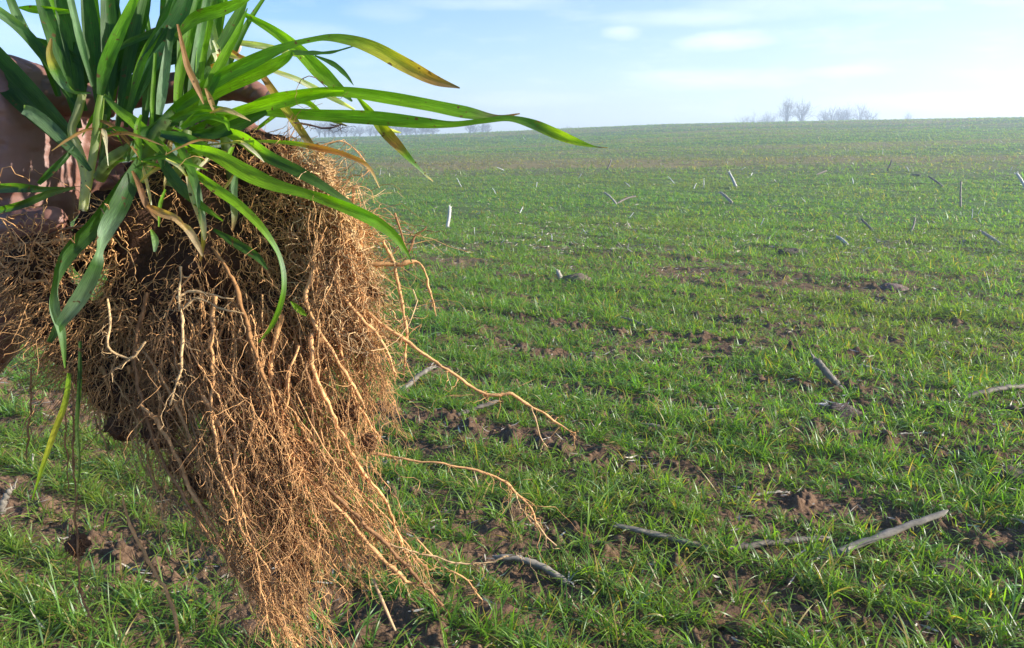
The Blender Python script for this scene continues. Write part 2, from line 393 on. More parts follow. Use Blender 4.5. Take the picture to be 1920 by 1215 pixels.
# ------------------------------------------------------------------ corn stalks left in the field: each one a thing
def stalk_mesh(A, B, r, tint, bend=.03, seed=0, name='stalk', parent=None, ragged=True, k=9, n=22):
    rs = np.random.default_rng(seed); A, B = np.asarray(A, float), np.asarray(B, float)
    t = np.linspace(0, 1, n)[:, None]; d = B-A; Ln = np.linalg.norm(d)
    s = np.cross(d, [0, 0, 1.]); s /= np.linalg.norm(s)+1e-9; up = np.array([0, 0, 1.])
    P = A + d*t + (s*rs.normal(0, bend)+up*abs(rs.normal(0, bend)))*Ln*np.sin(t*math.pi) + rs.normal(0, .0015, (n, 3))
    R = r*(1-.22*t[:, 0])
    for c in np.arange(rs.uniform(.05, .3), 1, max(.15/Ln, .4)): R = R + r*.16*np.exp(-((t[:, 0]-c)/.03)**2)
    if ragged: R[-1] *= .3; R[-2] *= .75; R[0] *= .6
    V, Fc = tubes(P[None], R[None], k)
    V = V + (fbm(V*np.array([220, 220, 220])+seed, 2, seed)[:, None]-.5)*r*.4
    rid = np.append(np.tile(rs.uniform(-.16, .16, k), n), [])[:, None]; V = V+(V-np.repeat(P, k, 0))*rid
    e = np.concatenate([[V.shape[0], V.shape[0]+1]])
    V = np.vstack([V, P[0], P[-1]])
    caps = [[e[0], (j+1) % k, j, j] for j in range(k)] + [[e[1], (n-1)*k+j, (n-1)*k+(j+1) % k, (n-1)*k+(j+1) % k] for j in range(k)]
    V = V.astype(float); me_cap = np.array(caps)
    tri = np.vstack([Fc[:, [0, 1, 2]], Fc[:, [0, 2, 3]], me_cap[:, :3]])
    ctone = (.55+.6*vnoise(V*np.array([60, 60, 60])+seed, 3))[:, None]*np.append(np.tile(rs.uniform(.7, 1.35, k), n), [1, 1])[:, None]*.8
    colr_ = np.asarray(tint)*ctone
    if Ln > .08 and ragged:                                 # splinters and loose fibres at the broken ends
        m_ = 6; e0 = np.where(rs.random(m_) < .65, n-2, 1); S_ = P[e0]+rs.normal(0, r*.45, (m_, 3)); dn = np.where(e0 > 2, 1., -1.)[:, None]*d/Ln
        tt = np.linspace(0, 1, 5)[None, :, None]; dv_ = (dn+rs.normal(0, .28, (m_, 3)))*rs.uniform(.6, 2.4, (m_, 1))*r
        sp_ = S_[:, None]+dv_[:, None]*tt+rs.normal(0, r*.1, (m_, 5, 3)); sv, sf = tubes(sp_, np.linspace(r*.28, r*.06, 5)[None]*rs.uniform(.6, 1.3, (m_, 1)), 4)
        tri = np.vstack([tri, sf[:, [0, 1, 2]]+len(V), sf[:, [0, 2, 3]]+len(V)]); V = np.vstack([V, sv]); colr_ = np.vstack([colr_, np.asarray(tint)*rs.uniform(.9, 1.5, (len(sv), 1))])
    return mesh(name, V, tri, M_STALK, col=colr_, parent=parent)
GREY, PALE, WHITE, BROWN, DARK = (.26, .22, .165), (.50, .43, .32), (.66, .62, .53), (.36, .25, .14), (.19, .15, .11)
def husk(P, dirv, Ln, w, tint, parent, seed):
    rs = np.random.default_rng(seed); m = 3
    a = rs.uniform(0, 6.28, m)
    V, Fc, c = blades(np.repeat(np.asarray(P)[None], m, 0), a, np.full(m, Ln)*rs.uniform(.5, 1, m), np.full(m, w), rs.uniform(.3, 1.4, m), rs.uniform(.4, 1.2, m),
                      np.array(tint)*rs.uniform(.8, 1.3, (m, 1)), 5, rs.normal(0, 1.4, m))
    return mesh('husk_leaf', V, Fc, M_STALK, col=c, parent=parent)
# base pixel, top pixel, radius px, tint, how far the top leans nearer(-)/away(+) (m), label
ST = [
 ((1545,1046),(1778,958),9,GREY,.10,'long grey corn stalk propped up at a slant in the lower right of the field',1),
 ((1330,1040),(1560,1008),8,DARK,.08,'dark flat corn stalk lying left of the long slanted grey stalk',1),
 ((1335,1035),(1150,985),7,GREY,.06,'grey stalk lying in the grass and pointing up left toward the hanging roots',1),
 ((1058,1097),(925,1043),9,GREY,.05,'thick pale-topped corn stalk lying just right of the tips of the hanging roots',1),
 ((1577,735),(1530,674),10,GREY,.05,'thick broken corn stump leaning left above a dark clod',1),
 ((1655,700),(1612,684),4,PALE,.03,'thin bent stalk with a white end right of the thick leaning stump',0),
 ((1805,752),(1930,724),7,DARK,.15,'dark stalk running out of the right edge of the picture',1),
 ((1282,818),(1213,795),6,GREY,.05,'smooth grey stalk piece lying in the middle of the field',0),
 ((758,738),(812,688),7,GREY,.10,'grey stalk piece slanting up beside the right edge of the root mass',1),
 ((862,780),(935,752),7,DARK,.08,'dark stalk half sunk in the grass under the long straying root',0),
 ((820,632),(882,612),6,DARK,.12,'dark stalk lying in grass behind the right end of the root curtain',0),
 ((1213,616),(1165,595),4,GREY,.10,'slim light grey stalk lying in the middle distance',0),
 ((1052,530),(1045,508),7,PALE,.05,'short stubby pale stump standing in a bare patch of the middle distance',0),
 ((838,430),(843,386),4.5,WHITE,.02,'bright white upright stub nearest the wheat leaves at mid height',0),
 ((1587,462),(1568,443),5,WHITE,.2,'short white stalk leaning left in the right half of the middle distance',0),
 ((1876,462),(1840,434),5,PALE,.3,'pale stalk leaning left near the right edge of the middle distance',0),
 ((1801,391),(1802,338),3,GREY,.0,'thin upright grey stalk standing near the right edge below the skyline',0),
 ((1379,352),(1366,322),4,WHITE,.2,'white slanted stub standing alone below the pair of skyline trees',0),
 ((1372,382),(1350,360),4,PALE,.4,'pale stub leaning left just below the white slanted stub',0),
 ((1768,352),(1740,330),3,GREY,.5,'thin stalk leaning left on the far slope at the right',0),
 ((1922,354),(1905,324),4,WHITE,.3,'white stub cut by the right edge of the picture',0),
 ((1156,386),(1132,360),3,PALE,.4,'left arm of a V made by two thin stalks in the distance',0),
 ((1157,384),(1192,368),3,DARK,.4,'right dark arm of a V made by two thin stalks in the distance',0),
 ((1637,437),(1614,410),4,GREY,.2,'grey stalk leaning left, above a long bare patch',0),
 ((1708,437),(1716,408),3,GREY,.1,'thin grey stalk leaning right, right of the one leaning left',0),
 ((1664,322),(1672,300),2.5,DARK,.0,'thin dark stalk leaning right high on the far slope',0),
 ((5,968),(22,915),9,GREY,.03,'frayed grey stump standing at the left edge below the forearm',1),
 ((59,885),(62,850),4,PALE,.02,'small pale stub standing right above the frayed stump at the left edge',0),
 ((1589,1052),(1592,1024),5,PALE,.0,'short pale prop of stalk standing under the long slanted grey stalk',0),
 ((1720,700),(1775,708),3,DARK,.05,'thin dark twig lying right of the thin bent stalk',0),
 ((1690,815),(1742,838),3,PALE,.03,'thin pale twig lying below the dark clod at the right',0),
 ((1765,855),(1832,872),4,GREY,.04,'grey stalk piece lying in grass at the lower right',0),
 ((1205,738),(1265,741),4,PALE,.03,'pale-topped stalk lying level in the middle of the field',0),
 ((1285,676),(1380,686),4,BROWN,.04,'thin tan stalk lying level behind the level pale-topped one',0),
 ((1416,930),(1478,968),4,PALE,.04,'thin two-stranded stalk beside a crumbly soil patch',0),
 ((895,865),(955,858),4,DARK,.03,'dark short stalk lying along the long root tip',0),
 ((660,893),(745,862),6,GREY,.06,'grey stalk showing between the hanging roots and the long root tip',0),
 ((1755,650),(1780,662),6,GREY,.04,'short broken grey stub in the right middle distance beside an orange blade',0),
 ((1138,320),(1146,300),2.5,GREY,.0,'thin grey stalk standing below the tip of the longest wheat leaf',0),
 ((1530,330),(1550,320),3,DARK,.3,'tiny dark twig lying on the far slope right of centre',0),
 ((1725,330),(1706,345),3,DARK,.3,'tiny dark twig lying on the far slope next to the thin leaning stalk',0),
]
for k, (b, t, rp, tint, lean, lab, big_) in enumerate(ST):
    A = gpix(*b); D0 = A[1]*cP - (A[2]-CAMH)*sP
    B = at(t[0], t[1], D0+lean)
    gb = float(ground(B[0], B[1], False))
    B[2] = max(B[2], gb+rp*D0/F*.6)
    A = A + (A-B)/np.linalg.norm(A-B)*.015; A[2] = float(ground(A[0], A[1], False))-.004 + (rp*D0/F*.5 if abs(b[1]-t[1]) < 60 else 0)
    r = rp*D0/F*(.78 if big_ else .66)
    if big_:
        e = empty('corn_stalk', tuple(A)); tag(e, lab, 'stalk', 'corn stalks left on the field')
        o = stalk_mesh(np.zeros(3), B-A, r, tint, seed=k, name='stem', parent=e)
        husk(np.zeros(3)+[0, 0, .006], None, .07, .008, np.array(PALE)*.9, e, k)
    else:
        o = stalk_mesh(np.zeros(3), B-A, r, tint, seed=k, name='corn_stalk'); o.location = tuple(A); tag(o, lab, 'stalk', 'corn stalks left on the field')
# small white stubs dotted over the slope
stub_proto = stalk_mesh((0, 0, -.02), (.03, .01, .23), .013, (.8, .78, .72), seed=99, name='corn_stub', n=9, k=7)
pts = [(1552,348),(1455,342),(1182,350),(776+310,353),(948,322),(1005,352),(1300,355),(1320,352),(1780,290),(1862,305),(1895,320),(1265,345),(1490,300),(1600,345),
       (690,322),(712,330),(873,285),(962,292),(1085,335),(1240,312),(1330,322),(1408,330),(1745,300),(1822,412),(1880,268),(1300,258),(1060,262),(985,263),(1705,322),(1655,290),
       (1100,440),(1005,455),(1035,452),(890,440),(1240,420),(1425,425),(1832,405),(1560,300),(1610,297),(1390,318),(975,400),(1180,408),(1290,390),(1510,380),(930,365),(865,350)]
LMK = [(840,405,'the tallest white stub'),(1372,337,'the white slanted stub'),(1801,365,'the thin upright grey stalk'),(1755,341,'the thin stalk on the right slope'),
       (1914,339,'the stub cut by the right edge'),(1157,384,'the V of two stalks'),(1668,311,'the thin dark leaning stalk'),(1577,452,'the short white leaning stalk'),(1048,519,'the stubby pale stump'),
       (1110,270,'the tip of the longest leaf'),(790,320,'the tip of the drooping leaf'),(1490,478,'the low dark mound'),(1625,424,'the grey stalk leaning left'),(1140,312,'the grey stalk under the longest leaf'),
       (1540,328,'the tiny dark twig'),(1858,448,'the pale stalk near the right edge'),(1540,285,'the foot of the slope under the bushy tree'),(1300,270,'the open slope left of the tall trees')]
used_ = {}
for k, (u, v) in enumerate(pts):
    o = stub_proto if k == 0 else stub_proto.copy()
    if k: COL.objects.link(o)
    q = gpix(u, v); dist = q[1]
    o.location = tuple(q); s = rng.uniform(.45, .95)*(.9 if dist < 20 else 1.4); o.scale = (s, s, s*rng.uniform(.5, 1.4)); o.rotation_euler = (rng.normal(0, .5), rng.normal(0, .5), rng.uniform(0, 6))
    lm = sorted(((u-a)**2+(2.2*(v-b))**2, a, b, nm) for a, b, nm in LMK)[0]; dx_, dy_ = u-lm[1], (v-lm[2])*2.2
    lb = 'tiny white corn stub just ' + (('right of' if dx_ > 0 else 'left of') if abs(dx_) > abs(dy_) else ('below' if dy_ > 0 else 'above')) + ' ' + lm[3]
    used_[lb] = used_.get(lb, 0)+1; lb += ('', ', the second', ', the third', ', the fourth', ', the fifth', ', the sixth')[min(used_[lb]-1, 5)]
    o['label'] = lb; o['category'] = 'stub'; o['group'] = 'white corn stubs dotted over the slope'

# ------------------------------------------------------------------ single clods big enough to point at
CL = [((1572,778),34,(.10,.075,.06),'dark rounded clod with pale straw on top below the leaning corn stump',1),
      ((1650,800),15,(.36,.21,.12),'small reddish tan clod right of the dark straw-topped clod',0),
      ((1240,975),26,(.15,.085,.05),'brown clod left of centre above the dark flat stalk',0),
      ((1905,905),44,(.085,.065,.05),'big dark clod at the right edge among tall blades',1),
      ((1672,545),20,(.17,.12,.10),'greyish clod alone in the right middle distance',0),
      ((1335,1165),30,(.16,.09,.05),'crumbly brown clod at the bottom edge left of another clod',0),
      ((1395,1185),32,(.14,.08,.045),'crumbly brown clod at the bottom edge right of its neighbour',0),
      ((1785,1068),30,(.12,.08,.055),'brown clod under the right end of the long slanted stalk',0),
      ((930,1155),34,(.14,.08,.05),'large crumbly clod in the bare lane below the root tips',0),
      ((820,1140),26,(.15,.09,.055),'clod in the bare lane left of the largest crumbly one',0),
      ((1490,478),22,(.10,.08,.06),'low dark mound of soil in the right middle distance',0),
      ((1085,528),20,(.15,.11,.08),'low clod beside the short stubby pale stump',0),
      ((1180,1010),20,(.15,.09,.055),'brown clod behind the grey stalk in the lower middle',0),
      ((1640,1110),28,(.15,.09,.055),'low clod in the bare lane at the bottom right',0),
      ((470,1180),28,(.15,.09,.055),'clod behind the lowest roots at the bottom edge',0),
      ((1350,690),12,(.16,.10,.07),'small clod beside the thin tan stalk',0),
      ((885,790),12,(.28,.17,.11),'small pinkish clod under the dark half-sunk stalk',0),
      ((1700,885),22,(.13,.085,.06),'brown clod right of centre in front of the grey stalk piece',0)]
for k, ((u, v), rp, tint, lab, straw) in enumerate(CL):
    q = gpix(u, v); r = rp*q[1]/F
    V = IV4*(.55+.9*fbm(IV4*1.4+k*5, 3, 80+k)[:, None])*(.86+.28*fbm(IV4*6+k, 3, 90+k)[:, None])
    V = V*(1+.35*(fbm(V*9+k, 2, 7)-.5)[:, None])*np.array([r*1.35, r, r*.72])
    e = mesh('soil_clod', V, IF4, M_SOIL, col=np.repeat(np.array(tint)[None], len(V), 0)*(.7+.6*fbm(IV4*4, 3, 5)[:, None])); e.location = (q[0], q[1], q[2]-r*.16)
    tag(e, lab, 'clod', 'soil clods lying in the field')
    if straw:
        m = 14; a = rng.uniform(0, 6.28, m); rad = r*.8*np.sqrt(rng.random(m)); pp = np.column_stack([np.cos(a)*rad, np.sin(a)*rad*.7, np.full(m, r*.62)])
        V, Fc, c = blades(pp, rng.uniform(0, 6.28, m), rng.uniform(.03, .08, m), rng.uniform(.004, .009, m), rng.uniform(.1, 1, m), rng.uniform(1.1, 1.6, m), np.array([.36, .34, .32])*rng.uniform(.6, 1.2, (m, 1)), 4, rng.normal(0, 1, m))
        s = mesh('straw', V, Fc, M_STALK, col=c, parent=e)

# ------------------------------------------------------------------ bare trees on the skyline
def tree(u, vtop, spread, Y, seed, lab, trunks=1, group=None):
    rs = np.random.default_rng(seed)
    x = (u-CX)/F*(Y*cP+0.0); 
    z0 = float(hill(np.array(x), np.array(Y)))
    zt = CAMH + Y*math.tan(math.atan((HOR-vtop)/F)); H = zt-z0; W_ = spread/F*Y*(.75 if u < 1000 else 1)
    e = empty('bare_tree', (x, Y, z0-.05)); tag(e, lab, 'tree', group or 'bare trees on the skyline')
    segs = []
    for k in range(trunks):
        bx = (k-(trunks-1)/2)*W_*.3; cw = W_/2*(1 if trunks == 1 else .72); th = H*rs.uniform(.14, .24); tz = H*rs.uniform(.86, 1)
        tr_ = spline([(bx, 0, -.3), (bx+rs.normal(0, .1), 0, th*.6), (bx*1.05, 0, th), (bx*1.1+rs.normal(0, .2), 0, tz*.62)], 8)
        segs.append((0, tr_, np.linspace(H*.020, H*.006, 8)/math.sqrt(trunks)))
        for b in range(60 if trunks == 1 else 36):
            d = rs.normal(0, 1, 3); d /= np.linalg.norm(d); d[2] = abs(d[2])*1.2-.25; rr_ = rs.uniform(.55, 1)**.5*rs.uniform(.85, 1.08)
            tip = np.array([bx*1.15+d[0]*cw*rr_, d[1]*cw*rr_, tz*.52+d[2]*tz*.44*rr_])
            s0 = tr_[rs.integers(3, 8)]; mid = s0+(tip-s0)*np.array([.34, .34, .55])+rs.normal(0, .04*H, 3)*.6
            P = spline([s0, mid, (mid+tip)/2+rs.normal(0, .015*H, 3), tip], 8); segs.append((1, P, np.linspace(H*.0055, .010, 8)))
            for _ in range(5):
                q = P[rs.integers(3, 8)]; e_ = (tip-s0)/np.linalg.norm(tip-s0)*.8+rs.normal(0, .5, 3); e_[2] += .35
                segs.append((1, spline([q, q+e_*H*.035, q+e_*H*.07+rs.normal(0, .012*H, 3), q+e_*H*.1+rs.normal(0, .02*H, 3)], 8), np.linspace(.014, .006, 8)))
    allp = np.concatenate([s[1] for s in segs]); sz = H/allp[:, 2].max(); sx = 1.0
    sc = np.array([sx, sx, sz])
    for nm, f in (('trunk', lambda d: d < 1), ('crown', lambda d: d >= 1)):
        P = np.array([s[1]*sc for s in segs if f(s[0])]); R = np.array([np.maximum(s[2], .012) for s in segs if f(s[0])])
        V, Fc = tubes(P, R, 4 if nm == 'crown' else 7)
        mesh(nm, V, Fc, M_BARK, col=np.tile(np.array([.12, .10, .10]), (len(V), 1)), parent=e)
k = 0
TR = [(1472,182,36,190,'left and tallest of the close pair of bare trees on the skyline',1),
      (1500,185,44,192,'right one of the close pair of tall bare trees on the skyline',1),
      (1556,197,44,195,'bushy bare tree with several stems right of the tall pair',3),
      (1580,194,36,200,'bare tree touching the bushy many-stemmed one on its right side',2),
      (1616,196,50,195,'rounded bare tree, rightmost of the big skyline trees',2),
      (1412,208,60,235,'faint low bare tree just left of the tall pair',3),
      (1440,212,34,235,'faint low bare tree squeezed beside the tall pair',2),
      (1698,208,20,240,'small lone bare tree on the skyline right of the rounded one',1),
      (1862,218,44,260,'very low bare treetop near the right end of the skyline',3),
      (1900,219,34,260,'very low bare treetop at the right end of the skyline',3),
      (605,224,44,170,'bare tree behind the roots at the left end of the far tree line',2),
      (638,232,50,175,'rounded bare bush second from left in the far tree line',3),
      (700,232,44,180,'bare tree just below the drooping yellow-green leaf',2),
      (740,228,50,180,'bare tree in the far line right of the drooping yellow-green leaf',2),
      (775,230,44,182,'bare tree in the middle of the far tree line under the long leaf',2),
      (812,232,36,185,'slim bare tree in the far line before a gap',1),
      (885,227,34,190,'upright bare tree left of the last one in the far tree line',2),
      (908,226,34,190,'upright bare tree, last of the far line before the slope hides it',2),
      (622,224,40,172,'bare tree close behind the leftmost one in the far tree line',2),
      (670,232,40,178,'bare tree between the rounded bush and the drooping leaf in the far line',2),
      (758,226,40,184,'tall bare tree near the middle of the far tree line',2),
      (795,232,30,184,'bare tree just left of the slim one in the far tree line',2),
 (1065,234,20,215,'tiny bare treetop on the skyline below the longest leaf tip',2)]
for (u, vt, sp, Yd, lab, tr) in TR:
    tree(u, vt, sp, Yd, 200+k, lab, tr); k += 1

# ------------------------------------------------------------------ the held clump of wheat
D0 = .45; MPP = D0/F                                   # metres per photo pixel at the clump's distance
base_pt = at(300, 330, D0+.04)
clump = empty('wheat_clump', tuple(base_pt)); tag(clump, 'uprooted wheat clump with green leaves and tangled brown roots held up by a hand', 'plant')
BP = np.asarray(base_pt)
def PW(u, v, w):                                       # w: depth in photo pixels behind D0
    return at(u, v, D0+np.asarray(w, float)*MPP) - BP
G1, G2, G3, BG, PB = (.09, .21, .008), (.14, .29, .008), (.030, .085, .008), (.045, .105, .022), (.18, .28, .15)  # G3: green darkened for the shaded leaves, shade put into the colour
YE, YB, BR, STW, WH, PU = (.34, .32, .035), (.28, .15, .05), (.27, .12, .04), (.46, .36, .20), (.58, .56, .42), (.10, .07, .06)
def leaf(pts, cols, fold=.16, n=None, lab=None, seed=0):
    """pts rows: u, v, depth px, width px, twist (deg)"""
    a = np.asarray(pts, float); n = n or max(14, 6*len(a)); a[:, 2] -= 60*sstep(230, 330, a[:, 1])*(a[:, 0] > 0); q = spline(a, n)
    C = at(q[:, 0], q[:, 1], D0+q[:, 2]*MPP); T = np.gradient(C, axis=0); T /= np.linalg.norm(T, axis=1, keepdims=True)
    view = C-np.array([0, 0, CAMH]); view /= np.linalg.norm(view, axis=1, keepdims=True)
    s = np.cross(T, view); s /= np.linalg.norm(s, axis=1, keepdims=True)
    nrm = np.cross(s, T); tw = np.radians(q[:, 4])[:, None]
    s2 = s*np.cos(tw)+nrm*np.sin(tw); n2 = np.cross(s2, T)
    w = np.maximum(q[:, 3]*.87, .8)*MPP*(D0+q[:, 2]*MPP)/D0; w = w/np.maximum(np.cos(tw[:, 0]), .35)
    x = np.linspace(-1, 1, 7); rs = np.random.default_rng(seed)
    ph = rs.uniform(0, 6.28)
    h = fold*(1-abs(x))*1.0 + .04*(1-x*x)
    t = np.linspace(0, 1, n)
    wob = .05*np.sin(t*23+ph)[:, None]*x[None]
    V = C[:, None] + s2[:, None]*(w[:, None, None]*x[None, :, None]/2) + n2[:, None]*(w[:, None, None]*(h[None, :, None]+wob[..., None]))
    ks = np.array([c[0] for c in cols]); cv = np.array([c[1] for c in cols])
    cc = np.stack([np.interp(t, ks, cv[:, k]) for k in range(3)], -1)
    cc = cc[:, None]*(1+.25*np.exp(-(x/.16)**2))[None, :, None]*np.ones((1, 7, 1))
    uv = np.stack(np.broadcast_arrays((x[None]+1)/2, t[:, None]*max(w.mean()*0+len(a), 1)), -1)
    i = np.arange(n-1)[:, None]*7; j = np.arange(6)[None]
    Fc = np.stack([i+j, i+j+1, i+7+j+1, i+7+j], -1).reshape(-1, 4)
    o = mesh('leaf', V.reshape(-1, 3)-BP, Fc, M_LEAF, col=cc.reshape(-1, 3), uv=uv.reshape(-1, 2), parent=clump)
    if lab: o['label'] = lab
    return o
g = lambda a, b=None, c=None: [(0, a), (1, a)] if b is None else ([(0, a), (1, b)] if c is None else [(0, a), (.5, b), (1, c)])
